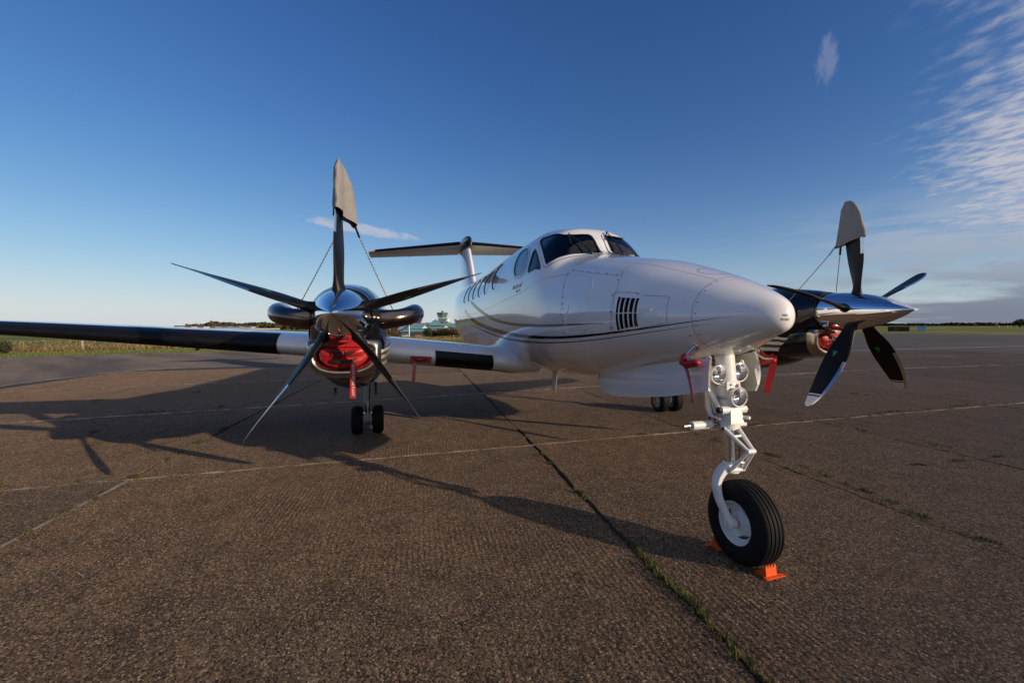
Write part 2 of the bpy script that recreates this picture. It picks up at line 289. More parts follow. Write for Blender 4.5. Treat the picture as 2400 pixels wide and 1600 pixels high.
# ---------------------------------------------------------------- mesh builder
class MB:
    def __init__(s): s.v = []; s.f = []; s.mi = []; s.mats = []
    def m(s, mat):
        if mat not in s.mats: s.mats.append(mat)
        return s.mats.index(mat)
    def add(s, vs, fs, mat):
        o = len(s.v); k = s.m(mat); s.v.extend([tuple(map(float, p)) for p in vs])
        for f in fs: s.f.append(tuple(int(i)+o for i in f)); s.mi.append(k)
    def grid(s, P, mat, cu=False, cv=False, mask=None, matf=None):
        a, b_ = P.shape[:2]; fs = []; ms = []
        for i in range(a if cu else a-1):
            for j in range(b_ if cv else b_-1):
                if mask is not None and not mask[i, j]: continue
                i2, j2 = (i+1) % a, (j+1) % b_
                fs.append((i*b_+j, i2*b_+j, i2*b_+j2, i*b_+j2))
                if matf is not None: ms.append(matf[i][j])
        if matf is None: s.add(P.reshape(-1, 3), fs, mat)
        else:
            o = len(s.v); s.v.extend([tuple(map(float, p)) for p in P.reshape(-1, 3)])
            for f, mm in zip(fs, ms): s.f.append(tuple(int(i)+o for i in f)); s.mi.append(s.m(mm))
    def box(s, c, sz, mat, rot=None, taper=1.0):
        x, y, z = [q/2 for q in sz]; vs = []
        for k in (-1, 1):
            t = taper if k > 0 else 1.0
            for (a, b_) in ((-1, -1), (1, -1), (1, 1), (-1, 1)): vs.append(Vector((a*x*t, b_*y*t, k*z)))
        if rot is not None: vs = [rot @ q for q in vs]
        vs = [(q.x+c[0], q.y+c[1], q.z+c[2]) for q in vs]
        s.add(vs, [(3, 2, 1, 0), (4, 5, 6, 7), (0, 1, 5, 4), (1, 2, 6, 5), (2, 3, 7, 6), (3, 0, 4, 7)], mat)
    def tube(s, pts, rad, mat, n=14, cap=True, flat=None):
        pts = [np.array(p, float) for p in pts]
        if not hasattr(rad, '__len__'): rad = [rad]*len(pts)
        up = np.array([0, 0, 1.0]); rows = []
        for i, p in enumerate(pts):
            t = pts[min(i+1, len(pts)-1)]-pts[max(i-1, 0)]; t = t/np.linalg.norm(t)
            if i == 0:
                a = up if abs(t[2]) < 0.9 else np.array([1.0, 0, 0]); u = np.cross(t, a); u /= np.linalg.norm(u)
            else: u = u-t*(u@t); u /= np.linalg.norm(u)
            w_ = np.cross(t, u); an = np.linspace(0, 2*np.pi, n, endpoint=False)
            e = (1, 1) if flat is None else flat
            rows.append(p+rad[i]*(np.cos(an)[:, None]*u*e[0]+np.sin(an)[:, None]*w_*e[1]))
        P = np.array(rows); s.grid(P, mat, cv=True)
        if cap:
            s.add(P[0], [tuple(range(n))[::-1]], mat); s.add(P[-1], [tuple(range(n))], mat)
    def lathe(s, prof, c, ax, mat, n=40, matf=None):
        """prof: (along axis, radius)"""
        ax = np.array(ax, float); ax /= np.linalg.norm(ax); a = np.array([0, 0, 1.0]) if abs(ax[2]) < .9 else np.array([1.0, 0, 0])
        u = np.cross(ax, a); u /= np.linalg.norm(u); w_ = np.cross(ax, u); an = np.linspace(0, 2*np.pi, n, endpoint=False)
        P = np.array([np.array(c)+ax*h+max(r, 1e-4)*(np.cos(an)[:, None]*u+np.sin(an)[:, None]*w_) for h, r in prof])
        mf = None if matf is None else [[m_]*n for m_ in matf]
        s.grid(P, mat, cv=True, matf=mf)
    def sphere(s, c, r, mat, n=16):
        rr = (r, r, r) if not hasattr(r, '__len__') else r
        t = np.linspace(0, np.pi, n//2+1); p = np.linspace(0, 2*np.pi, n, endpoint=False)
        P = np.stack([np.sin(t)[:, None]*np.cos(p)[None]*rr[0]+c[0], np.sin(t)[:, None]*np.sin(p)[None]*rr[1]+c[1], np.cos(t)[:, None]*np.ones(n)[None]*rr[2]+c[2]], -1)
        s.grid(P, mat, cv=True)
    def prism(s, poly, vec, mat):
        """polygon (3d points) extruded by vec"""
        p = [np.array(q, float) for q in poly]; n = len(p); q = [a+np.array(vec, float) for a in p]
        s.add(p+q, [tuple(range(n))[::-1], tuple(range(n, 2*n))]+[(i, (i+1) % n, (i+1) % n+n, i+n) for i in range(n)], mat)
    def build(s, name, parent=None, smooth=True, ang=38, kind=None, label=None, cat=None, group=None, fix=True, loc=None):
        me = bpy.data.meshes.new(name); me.from_pydata(s.v, [], s.f)
        for m_ in s.mats: me.materials.append(m_)
        me.polygons.foreach_set('material_index', s.mi); me.update()
        if fix:
            import bmesh
            bm = bmesh.new(); bm.from_mesh(me); bmesh.ops.remove_doubles(bm, verts=bm.verts, dist=1e-5); bmesh.ops.recalc_face_normals(bm, faces=bm.faces); bm.to_mesh(me); bm.free()
        if smooth:
            me.polygons.foreach_set('use_smooth', [True]*len(me.polygons)); me.set_sharp_from_angle(angle=R(ang))
        return link(name, me, parent, kind, label, cat, group, loc)
def link(name, me, parent=None, kind=None, label=None, cat=None, group=None, loc=None):
    o = bpy.data.objects.new(name, me); COL.objects.link(o)
    if parent: o.parent = parent
    if loc is not None: o.location = loc
    tag(o, kind, label, cat, group); return o
def tag(o, kind=None, label=None, cat=None, group=None):
    for k, x in (('kind', kind), ('label', label), ('category', cat), ('group', group)):
        if x: o[k] = x
    return o
def thing(name, label, cat, group=None, loc=(0, 0, 0), rotz=0):
    o = bpy.data.objects.new(name, None); COL.objects.link(o); o.location = loc; o.rotation_euler = (0, 0, rotz); o.empty_display_size = 0.2
    return tag(o, None, label, cat, group)
def hermite(x, y, xi):
    h = np.diff(x); d = np.diff(y)/h; m = np.zeros_like(y)
    m[1:-1] = np.where(d[:-1]*d[1:] > 0, 2*d[:-1]*d[1:]/(d[:-1]+d[1:]+1e-15), 0); m[0] = d[0]; m[-1] = d[-1]
    i = np.clip(np.searchsorted(x, xi)-1, 0, len(h)-1); t = (xi-x[i])/h[i]
    return (2*t**3-3*t**2+1)*y[i]+(t**3-2*t**2+t)*h[i]*m[i]+(-2*t**3+3*t**2)*y[i+1]+(t**3-t**2)*h[i]*m[i+1]
def smoothpath(pts, n):
    pts = np.array(pts, float); d = np.concatenate([[0], np.cumsum(np.linalg.norm(np.diff(pts, axis=0), axis=1))])
    s_ = np.linspace(0, d[-1], n); m = np.gradient(pts, d, axis=0) if len(pts) > 2 else np.repeat([(pts[1]-pts[0])/d[-1]], 2, 0)
    i = np.clip(np.searchsorted(d, s_)-1, 0, len(d)-2); h = (d[i+1]-d[i])[:, None]; t = ((s_-d[i])[:, None])/h
    return (2*t**3-3*t**2+1)*pts[i]+(t**3-2*t**2+t)*h*m[i]+(-2*t**3+3*t**2)*pts[i+1]+(t**3-t**2)*h*m[i+1]
class Loft:
    """body of superellipse sections along x (stored as q = sqrt(x0-x) so the front end is round)"""
    def __init__(s, x, zt, zb, w, zc=None, yc=0.0, nu=2.3, nl=2.3, mid=0.48):
        s.zcf = zc; s.x0 = x[0]; s.q = np.sqrt(np.maximum(x[0]-np.array(x, float), 0)); s.zt, s.zb, s.w = (np.array(a, float) for a in (zt, zb, w))
        s.yc, s.nu, s.nl, s.mid = yc, nu, nl, mid; s.xe = x[-1]
    def S(s, x, th, off=0.0):
        x, th = np.broadcast_arrays(np.asarray(x, float), np.asarray(th, float))
        P = s._p(x, th)
        if np.any(np.asarray(off) != 0):
            P = P+s.N(x, th)*np.asarray(off)[..., None] if hasattr(off, '__len__') else P+s.N(x, th)*off
        return P
    def _p(s, x, th):
        q = np.sqrt(np.maximum(s.x0-x, 0)); a, b_, c = hermite(s.q, s.zt, q), hermite(s.q, s.zb, q), hermite(s.q, s.w, q)
        zm = b_+s.mid*(a-b_); zm = zm if s.zcf is None else s.zcf(x, zm); t = np.radians(th); ct, st = np.cos(t), np.sin(t)
        nu = s.nu(x) if callable(s.nu) else s.nu; nl = s.nl(x) if callable(s.nl) else s.nl
        n = np.where(st > 0, nu, nl)
        y = s.yc+c*np.sign(ct)*np.abs(ct)**(2/n)
        z = zm+np.where(st > 0, a-zm, zm-b_)*np.sign(st)*np.abs(st)**(2/n)
        return np.stack([x, y, z], -1)
    def N(s, x, th):
        e = 0.004; xa = np.minimum(x+e, s.x0-1e-5); xb = np.maximum(x-e, s.xe)
        dx = s._p(xa, th)-s._p(xb, th); dt = s._p(x, th+0.4)-s._p(x, th-0.4)
        n = np.cross(dx, dt); n = n/(np.linalg.norm(n, axis=-1, keepdims=True)+1e-12)
        q = np.sqrt(np.maximum(s.x0-x, 0)); zm = (hermite(s.q, s.zt, q)+hermite(s.q, s.zb, q))/2
        P = s._p(x, th); out = np.stack([np.zeros_like(x), P[..., 1]-s.yc, P[..., 2]-zm], -1)
        sg = np.sign((n*out).sum(-1)); sg[sg == 0] = 1
        return n*sg[..., None]
    def th_z(s, x, z, side):
        th = np.linspace(90, 270, 3000) if side < 0 else np.linspace(90, -90, 3000)
        P = s._p(np.full(3000, float(x)), th); return th[np.abs(P[:, 2]-z).argmin()]
    def dens(s, pts, n, closed=False):
        pts = [np.array(p, float) for p in pts]
        if closed: pts = pts+[pts[0]]
        out = []
        for a, b_ in zip(pts[:-1], pts[1:]):
            for k in range(n): out.append(a+(b_-a)*k/n)
        if not closed: out.append(pts[-1])
        return np.array(out)
    def ribbon(s, mb, pts, w0, w1, off, mat, closed=False, n=6):
        """strip lying on the surface, from w0 to w1 metres to the side of the polyline"""
        q = s.dens(pts, n, closed); P = s.S(q[:, 0], q[:, 1]); N = s.N(q[:, 0], q[:, 1])
        T = (np.roll(P, -1, 0)-np.roll(P, 1, 0)) if closed else np.gradient(P, axis=0)
        T /= np.linalg.norm(T, axis=1, keepdims=True)+1e-12; L = np.cross(N, T)
        rows = np.stack([P+L*w_+N*off for w_ in np.linspace(w0, w1, 3)], 1)
        mb.grid(rows, mat, cu=closed)
    def band(s, mb, A, B, off, mat, n=8):
        a, b_ = s.dens(A, n), s.dens(B, n); k = np.linspace(0, 1, 4)
        rows = np.stack([s.S(a[:, 0]*(1-t)+b_[:, 0]*t, a[:, 1]*(1-t)+b_[:, 1]*t, off) for t in k], 1)
        mb.grid(rows, mat)
    def disc(s, mb, x, th, r, off, mat, n=10):
        P = s.S(np.array([x]), np.array([th]))[0]; N = s.N(np.array([x]), np.array([th]))[0]
        u = np.cross(N, [0, 0, 1.0]); u /= np.linalg.norm(u); w_ = np.cross(N, u); a = np.linspace(0, 2*np.pi, n, endpoint=False)
        mb.add(P+N*off+r*(np.cos(a)[:, None]*u+np.sin(a)[:, None]*w_), [tuple(range(n))], mat)
def inpoly(X, T, poly):
    poly = np.array(poly, float); ins = np.zeros(X.shape, bool); n = len(poly); j = n-1
    for i in range(n):
        xi, yi = poly[i]; xj, yj = poly[j]
        c = ((yi > T) != (yj > T)) & (X < (xj-xi)*(T-yi)/(yj-yi+1e-12)+xi); ins ^= c; j = i
    return ins
_tc = {}
def text_geo(txt, size=1.0):
    if (txt) in _tc: V, F = _tc[txt]
    else:
        c = bpy.data.curves.new('lettering', 'FONT'); c.body = txt; c.align_x = 'CENTER'; c.align_y = 'CENTER'; c.resolution_u = 2
        o = bpy.data.objects.new('lettering', c); me = bpy.data.meshes.new_from_object(o)
        V = np.array([v_.co[:] for v_ in me.vertices]); F = [tuple(p.vertices) for p in me.polygons]
        bpy.data.objects.remove(o); bpy.data.meshes.remove(me); bpy.data.curves.remove(c); _tc[txt] = (V, F)
    return V*size, F
def put_text(mb, txt, size, mat, c, ex, ey, sx=1.0, bold=0.0):
    V, F = text_geo(txt, size); ex, ey = np.array(ex, float), np.array(ey, float); ex /= np.linalg.norm(ex); ey = ey-ex*(ey@ex); ey /= np.linalg.norm(ey)
    n = np.cross(ex, ey)
    for k, dx in enumerate((0, bold) if bold else (0,)):
        mb.add(np.array(c)+V[:, :1]*sx*ex+dx*ex+V[:, 1:2]*ey+n*0.0004*k, F, mat)

# ================================================================ SETTING
# ---- ground sheets
def sheet(name, poly, z, mat, kind='structure', **k):
    mb = MB(); mb.add([(x, y, z) for x, y in poly], [tuple(range(len(poly)))], mat); return mb.build(name, None, False, kind=kind, fix=False, **k)
def pix_az(u): return math.degrees(YAW)-math.degrees(math.atan((u-1200)/FPX))
def terr(x, y):
    x, y = np.asarray(x, float), np.asarray(y, float); dx, dy = x-CAMP[0], y-CAMP[1]; D = np.hypot(dx, dy)+1e-6
    rel = (np.degrees(np.arctan2(dy, dx))-math.degrees(YAW)+540) % 360-180; u = np.where(np.abs(rel) < 80, 1200-FPX*np.tan(np.radians(np.clip(rel, -80, 80))), np.where(rel > 0, -9999, 9999))
    ss = lambda a, b, v: np.clip((v-a)/(b-a), 0, 1)**2*(3-2*np.clip((v-a)/(b-a), 0, 1))
    dip = -4.4*ss(560, 720, u)*(1-ss(1120, 1300, u))*np.exp(-((D-400)/235)**2)*ss(55, 150, D)
    rise = 2.3*ss(1500, 1800, u)*(1-ss(3200, 6000, u))*ss(140, 470, D)
    roll = (.9*np.sin(x*.011+1)+.8*np.sin(y*.009+x*.004))*ss(260, 600, D)
    return -.06+dip+rise+roll+2.2*ss(500, 900, D)
rr_ = np.concatenate([[0.5, 18], np.linspace(28, 160, 34), np.geomspace(170, 4200, 46)]); aa_ = np.radians(np.arange(0, 360, 1.5))
PX_ = CAMP[0]+rr_[:, None]*np.cos(aa_); PY_ = CAMP[1]+rr_[:, None]*np.sin(aa_)
mb = MB(); mb.grid(np.stack([PX_, PY_, terr(PX_, PY_)], -1), field, cv=True); mb.build('field', None, True, kind='structure', fix=False)
def ex_(y): return -34.6-0.41*(y+12.8)       # grass edge line
pav = [(60, -120), (60, 480), (-170, 480), (-166.7, 358), (-134.6, 259.6), (-114, 196.6), (-100, 153), (-89.6, 121), (-66, 55), (-46, 10), (-35.2, -12.8), (-33.2, -18.9), (-30.8, -24.2), (-29, -40), (-24, -120)]
sheet('taxiway', pav, -0.035, asph)
apron = sheet('apron', [(12.2, -13.6), (12.2, 34.5), (-18.6, 34.5), (-19.8, -8.5), (-18.8, -11.6), (-16.2, -12.7), (-12.4, -12.9)], -0.022, dirtm)
XL = [11.0, 5.95, 1.05, -3.76, -8.62, -13.75, -18.6]; KX = [0.03, 0.03, 0.03, 0.030, 0.13, 0.12, 0.06]
YL = [-12.9, -9.75, -4.95, -0.41, 2.15, 4.71, 9.6, 14.5, 19.4, 24.3, 29.2, 34.1]
def corner(i, j):
    x, y = XL[i], YL[j]
    for _ in range(6): y = YL[j]-0.068*(x+3.76); x = XL[i]-KX[i]*(max(-13, min(14, y))+0.41)
    return np.array([x, y])
GX = 0.052; GY = {3: 0.038, 4: 0.014, 2: 0.040, 5: 0.030}
for i in range(len(XL)-1):
    for j in range(len(YL)-1):
        c = [corner(i, j), corner(i+1, j), corner(i+1, j+1), corner(i, j+1)]
        cx = sum(c)/4; near = np.hypot(cx[0]-CAMP[0], cx[1]-CAMP[1]) < 14
        g0, g1 = GY.get(j, 0.012)/2, GY.get(j+1, 0.012)/2
        c = [c[0]+[-GX/2, g0], c[1]+[GX/2, g0], c[2]+[GX/2, -g1], c[3]+[-GX/2, -g1]]
        pts = []
        for a, b_ in zip(c, c[1:]+c[:1]):
            n = int(np.linalg.norm(b_-a)/(0.07 if near else 0.6))
            d = (b_-a)/np.linalg.norm(b_-a); nr = np.array([-d[1], d[0]]); walk = 0.0
            for k in range(n):
                walk = walk*0.75+rng.normal(0, 0.006); chip = abs(rng.normal(0, 0.02)) if rng.random() < 0.05 else 0
                pts.append(a+(b_-a)*k/n+nr*((walk if k else 0)+chip*(1 if k else 0)))
        z0 = rng.normal(0, 0.0016); tx, ty = rng.normal(0, 0.0004, 2)
        mb = MB(); n = len(pts); top = [(p[0], p[1], z0+tx*(p[0]-cx[0])+ty*(p[1]-cx[1])) for p in pts]
        mb.add(top, [tuple(range(n))], slabm)
        mb.add(top+[(x, y, -0.03) for x, y, z in top], [(k, k+n, (k+1) % n+n, (k+1) % n) for k in range(n)], slabm)
        mb.build('slab', apron, False, fix=False)
# mortar beads that fill the cross joints
for i in range(1, len(XL)-1):
    mb = MB(); a, b_ = corner(i, 0), corner(i, len(YL)-1); rows = []
    ys = np.concatenate([np.arange(YL[0], 14, 0.08), np.arange(14, YL[-1], 0.6)])
    for y in ys:
        x = XL[i]-KX[i]*(max(-13, min(14, y))+0.41); w_ = (0.027 if i < 4 else .075)+rng.normal(0, 0.009); h = 0.0008+rng.normal(0, 0.0035)
        rows.append([(x-w_, y, -0.012), (x-w_*0.4, y, h), (x+w_*0.4, y, h), (x+w_, y, -0.012)])
    mb.grid(np.array(rows), mortar if i < 4 else linem); mb.build('joint_filler', apron, fix=False)
mb = MB(); rows = []
for x in np.arange(1.2, -3.7, -.08):
    y = YL[2]-.068*(x+3.76); w_ = .030+rng.normal(0, .007); h = .001+rng.normal(0, .003); rows.append([(x, y-w_, -.012), (x, y-w_*.4, h), (x, y+w_*.4, h), (x, y+w_, -.012)])
mb.grid(np.array(rows), mortar); mb.build('joint_filler', apron, fix=False)
# painted / worn pale lines on the far pavement
def ground_line(name, pts, w_, mat, z=-0.028, parent=None):
    mb = MB(); p = smoothpath([(x, y, 0) for x, y in pts], 60); t = np.gradient(p, axis=0); t /= np.linalg.norm(t, axis=1, keepdims=True)
    nr = np.stack([-t[:, 1], t[:, 0], t[:, 2]], 1); ww = w_*(0.7+0.6*rng.random(60))[:, None]
    P = np.stack([p-nr*ww/2, p+nr*ww/2], 1); P[..., 2] = z; mb.grid(P, mat); o = mb.build(name, None, False, kind='structure', fix=False)
    return o
ground_line('taxiway_line', [(-22.6, -26), (-22.4, -18), (-23, -12), (-24.5, -4)], 0.16, linem)
ground_line('taxiway_line', [(-27, -30), (-27.5, -18), (-29, -6)], 0.10, linem)
ground_line('taxiway_line', [(-19.6, -8.3), (-18.9, -11.4), (-16.4, -12.6), (-12.5, -13.0), (-8, -13.4), (10, -13.9)], 0.14, linem, z=-0.018)
for pts in ([(-20.5, -40), (-20.8, -26), (-19.9, -15), (-21, -9)], [(-25.5, -50), (-25.2, -30), (-26.2, -15), (-27.5, -2)], [(-29.5, -45), (-29.3, -30), (-31, -18), (-32, -10)], [(-34, -14), (-26, -17), (-17, -20), (-9, -24)], [(-33, -22), (-24, -26), (-14, -30)]):
    ground_line('taxiway_joint', pts, 0.07, linem)
ground_line('taxiway_line', [(-24, 8), (-26, 24), (-29, 44)], 0.15, linem)
ground_line('taxiway_line', [(-21, 14), (-22, 30), (-24, 60)], 0.4, linem)

# ---- weeds in the joints: small blades, one mass
def tufts(name, spots, matA, matB, hmin, hmax, label=None):
    mb = MB()
    for (x, y, r, n, hs) in spots:
        for _ in range(n):
            a = rng.uniform(0, 2*np.pi); rr = r*math.sqrt(rng.random()); bx, by = x+rr*math.cos(a), y+rr*math.sin(a)*0.45 if False else y+rr*math.sin(a)
            h = rng.uniform(hmin, hmax)*hs; le = rng.uniform(0.3, 1.3)*h; da = rng.uniform(0, 2*np.pi); w_ = rng.uniform(0.0015, 0.004)
            dx, dy = math.cos(da), math.sin(da); nx, ny = -dy*w_, dx*w_
            mb.add([(bx-nx, by-ny, -0.01), (bx+nx, by+ny, -0.01), (bx+dx*le*0.45+nx*0.8, by+dy*le*0.45+ny*0.8, h*0.75), (bx+dx*le*0.45-nx*0.8, by+dy*le*0.45-ny*0.8, h*0.75), (bx+dx*le, by+dy*le, h)],
                   [(0, 1, 2, 3), (3, 2, 4)], matA if rng.random() < 0.72 else matB)
    return mb.build(name, None, False, kind='stuff', fix=False, label=label)
def jy(j, x): return YL[j]-0.068*(x+3.76)
sp_ = []
for x in np.arange(0.75, -0.95, -0.018):
    sp_.append((x, jy(3, x)+rng.normal(0, 0.012), 0.022, 11 if rng.random() < .75 else 3, rng.choice([0.5, 0.8, 1.0, 1.5])))
for x in np.arange(-0.95, -1.9, -0.05):
    if rng.random() < 0.25: sp_.append((x, jy(3, x)+rng.normal(0, 0.006), 0.012, 5, 0.6))
for x, k in ((-1.95, 1.4), (-2.93, .8), (-3.3, .7), (-8.3, 1), (-9.5, 1.2), (-11.5, 1.5), (-13, 1.2)):
    for _ in range(9): sp_.append((x+rng.normal(0, 0.05*k), jy(3, x)+rng.normal(0, 0.012), 0.02, 8, k*0.7))
tufts('weeds', sp_, weedm, weedb, 0.008, 0.038, 'low green and brown weeds along the wide dark joint')
sp_ = []
def clump(x, y, lx, ly, k, hs=1.0):
    for _ in range(k): sp_.append((x+rng.uniform(-lx, lx), y+rng.uniform(-ly, ly), 0.03, 9, hs*rng.uniform(0.5, 1.2)))
for x, y, lx, ly, k in ((-3.95, 4.5, .02, .06, 4), (-3.9, 3.35, .02, .22, 14), (-4.12, 6.9, .03, .42, 22), (-4.1, 7.8, .03, .1, 5), (-4.2, 8.9, .03, .35, 12), (-3.97, 5.3, .02, .12, 8), (-3.85, 1.35, .02, .06, 7), (-3.85, 1.75, .02, .05, 5), (-3.8, 0.4, .02, .05, 3),
    (-2.42, 2.3, .16, .02, 14), (-1.95, 2.25, .08, .02, 4), (-1.7, 2.23, .06, .03, 6), (-1.3, 2.16, .16, .02, 14), (-.95, 2.1, .06, .02, 4), (-.70, 2.03, .10, .02, 12), (-.22, 1.98, .05, .02, 8), (-3.3, 2.2, .05, .02, 5), (-4.4, 1.9, .15, .03, 8),
    (-1.66, 3.6, .02, .08, 8), (-1.64, 4.2, .02, .1, 9), (-1.62, 4.9, .02, .07, 6), (-1.6, 5.6, .03, .2, 10), (-3.2, 4.75, .15, .02, 6), (-2.2, 4.85, .12, .02, 5), (-5.9, 8.5, .3, .06, 14),
    (-3.68, -4.95, .05, .05, 14), (-3.05, -4.96, .03, .02, 4), (-4.6, -4.9, .06, .03, 6), (-5.2, -4.87, .1, .03, 8), (-6.0, -4.85, .12, .03, 8), (-3.72, -6.1, .02, .12, 9), (-3.7, -5.4, .02, .04, 4),
    (-8.05, -6.7, .08, .25, 18), (-8.3, -5.6, .04, .12, 8), (-8.5, -4.6, .04, .1, 8), (-6.3, -6.7, .15, .05, 8), (-5.4, -6.2, .15, .05, 7), (-2.3, -5.02, .08, .02, 5), (-10.2, -8.6, .1, .12, 7), (-11.0, -7.0, .1, .1, 6)):
    clump(x, y, lx, ly, k)
for x in np.arange(-1.2, -9.5, -.16):
    if rng.random() < .30: clump(x, jy(2, x), .05, .012, 3, .8)
for x in np.arange(.2, -9, -.2):
    if rng.random() < .35: clump(x, jy(4, x), .07, .012, 3, .8)
    if rng.random() < .25: clump(x, jy(5, x), .08, .015, 3, .8)
for y in np.arange(2.5, 12, .3):
    if rng.random() < .4: clump(XL[3]-KX[3]*(y+.41), y, .015, .10, 4, .9)
tufts('weeds', sp_, weedm, weedb, 0.012, 0.036, 'scattered grass tufts in the pale cross joints and cracks')
# thin dark cracks drawn as real grooves' fillings
def crack(pts, w_):
    mb = MB(); p = smoothpath([(x, y, 0) for x, y in pts], max(12, 14*len(pts))); p[1:-1, :2] += rng.normal(0, 0.012, (len(p)-2, 2))
    t = np.gradient(p, axis=0); t /= np.linalg.norm(t, axis=1, keepdims=True); nr = np.stack([-t[:, 1], t[:, 0], t[:, 2]], 1); ww = w_*(0.4+0.9*rng.random(len(p)))[:, None]
    P = np.stack([p-nr*ww/2, p+nr*ww/2], 1); P[..., 2] = 0.0055; mb.grid(P, dirtm); mb.build('crack', apron, False, fix=False)
crack([(-8.3, -5.6), (-7.6, -6.2), (-7.5, -7.3), (-7.0, -7.0), (-6.55, -5.9)], 0.03)
crack([(-9.2, -0.4), (-8.7, 0.9), (-8.2, 1.3)], 0.05); crack([(-7.9, 4.6), (-8.4, 7.0), (-8.9, 9.5)], 0.02)
crack([(-1.66, 2.7), (-1.7, 3.4), (-1.6, 4.2), (-1.62, 5.2)], 0.010); crack([(-8.9, -2.6), (-8.4, -1.8), (-8.6, -1.2)], 0.012)

# ---- verge, scrub and background
def along(y0, y1, n, d0, d1):
    y = rng.uniform(y0, y1, n); d = rng.uniform(d0, d1, n); return np.array([ex_(a)-b_ for a, b_ in zip(y, d)]), y
def blades(name, X, Y, h0, h1, w_, mat, label, z=-0.05, mat2=None, spread=0.6):
    mb = MB()
    X, Y = np.array(X), np.array(Y)
    for x, y, z in zip(X, Y, terr(X, Y)-.01):
        h = rng.uniform(h0, h1); a = rng.uniform(0, np.pi); dx, dy = math.cos(a)*w_, math.sin(a)*w_; lx, ly = rng.normal(0, spread*h*0.5, 2)
        mb.add([(x-dx, y-dy, z), (x+dx, y+dy, z), (x+dx*0.7+lx, y+dy*0.7+ly, z+h*0.8), (x+lx*1.4, y+ly*1.4, z+h)], [(0, 1, 2, 3)], mat if (mat2 is None or rng.random() < 0.7) else mat2)
    return mb.build(name, None, False, kind='stuff', fix=False, label=label)
X, Y = along(-75, 12, 22000, -0.3, 10.5)
blades('grass', X, Y, 0.03, 0.11, 0.022, grassm, 'mown green grass verge along the pavement edge')
X, Y = along(-75, 12, 20000, 9.6, 15)
blades('scrub', X, Y, 0.12, 0.50, 0.016, scrubm, 'band of dry brown scrub behind the mown verge', mat2=strawm)
X, Y = along(-75, 12, 7000, 15, 60)
blades('scrub', X, Y, 0.10, 0.32, 0.03, strawm, 'thin straw coloured growth in the field behind the scrub band', mat2=scrubm)
for k, (y, d) in enumerate(((-52, 12.5), (-46.5, 12.5), (-40.5, 12.5), (-35.3, 12.6), (-30.5, 12.4), (-26, 12.5))):
    mb = MB(); mb.box((0, 0, 0.36), (0.13, 0.13, .75), concp, taper=0.8); mb.box((0, 0, .745), (0.10, 0.10, 0.03), concp)
    mb.build('fence_post', None, False, label=['leftmost','second from left','third from left','third from right','second from right','rightmost'][k]+' weathered post standing in the brown scrub beyond the wing', cat='post', group='old posts in the scrub', loc=(ex_(y)-d, y, -0.06))
def far(u, D, z=None):
    d = FW+RT*(u-1200)/FPX-UP*(770-800)/FPX; d = d/math.hypot(d[0], d[1]); x, y = CAMP[0]+d[0]*D, CAMP[1]+d[1]*D; return np.array([x, y, float(terr(x, y)) if z is None else z])
def leafcloud(mb, c, rad, n, size, mat, mat2=None, flat=0.0):
    for _ in range(n):
        d = rng.normal(0, 1, 3); d /= np.linalg.norm(d); r = rng.random()**0.4; p = np.array(c)+d*r*np.array(rad)
        if p[2] < flat: continue
        u = rng.normal(0, 1, 3); u /= np.linalg.norm(u); w_ = np.cross(u, d); w_ /= np.linalg.norm(w_)+1e-9; s_ = size*rng.uniform(0.5, 1.4)
        mb.add([p-u*s_-w_*s_*.6, p+u*s_-w_*s_*.5, p+u*s_*.7+w_*s_*.7, p-u*s_*.8+w_*s_*.6], [(0, 1, 2, 3)], mat if (mat2 is None or rng.random() < .65) else mat2)
# a ring of far woodland and low hills all round the airfield
def wood_ring(name, az0, az1, D, h0, h1, mat, mat2, label, n=2600, lump=9, size=1.6, zb=0.0, depth=60):
    mb = MB(); t = np.linspace(0, 1, 400); prof = np.zeros(400)
    for k in range(1, lump): prof += np.sin(t*np.pi*2*k*1.7+rng.uniform(0, 6))*rng.uniform(0.2, 1)/k**0.6
    prof = (prof-prof.min())/(prof.max()-prof.min())
    for _ in range(n):
        q = rng.random(); a = R(az0+(az1-az0)*q); d = D+rng.uniform(-depth/2, depth/2); hh = h0+(h1-h0)*np.interp(q, t, prof)
        z = zb+hh*rng.random()**0.6; s_ = size*rng.uniform(0.6, 1.6); u = rng.normal(0, 1, 3); u[2] *= .5; u /= np.linalg.norm(u); w_ = np.cross(u, [math.cos(a), math.sin(a), .3]); w_ /= np.linalg.norm(w_)
        p = np.array([CAMP[0]+math.cos(a)*d, CAMP[1]+math.sin(a)*d, z])
        mb.add([p-u*s_-w_*s_*.6, p+u*s_-w_*s_*.5, p+u*s_*.7+w_*s_*.7, p-u*s_*.8+w_*s_*.6], [(0, 1, 2, 3)], mat if rng.random() < .6 else mat2)
    return mb.build(name, None, False, kind='stuff', fix=False, label=label)
def uaz(u): return math.degrees(YAW)-math.degrees(math.atan((u-1200)/FPX))
wood_ring('woodland', uaz(430), uaz(1110), 720, 3, 9, woodm, pinem, 'brown leafless woodland beyond the far airfield edge', 5200, 12, 2.0, zb=1.5)
wood_ring('woodland', uaz(1110), uaz(2500), 900, 1, 5, woodm, pinem, 'low dark treeline beyond the grass at the far side', 6500, 14, 2.0, zb=3.2)
wood_ring('woodland', uaz(430), uaz(-2500), 620, 0.5, 3.2, woodm, pinem, 'low brown hedge line along the horizon behind the wing', 4000, 14, 1.2)
wood_ring('woodland', uaz(-2500), 330, 520, 2, 9, woodm, pinem, 'woodland beyond the field behind the camera', 5000, 14, 2.4)
wood_ring('woodland', 330-360, uaz(2500), 1100, 2, 7, woodm, pinem, 'low woodland along the horizon under the sun', 4500, 12, 3)
mb = MB()
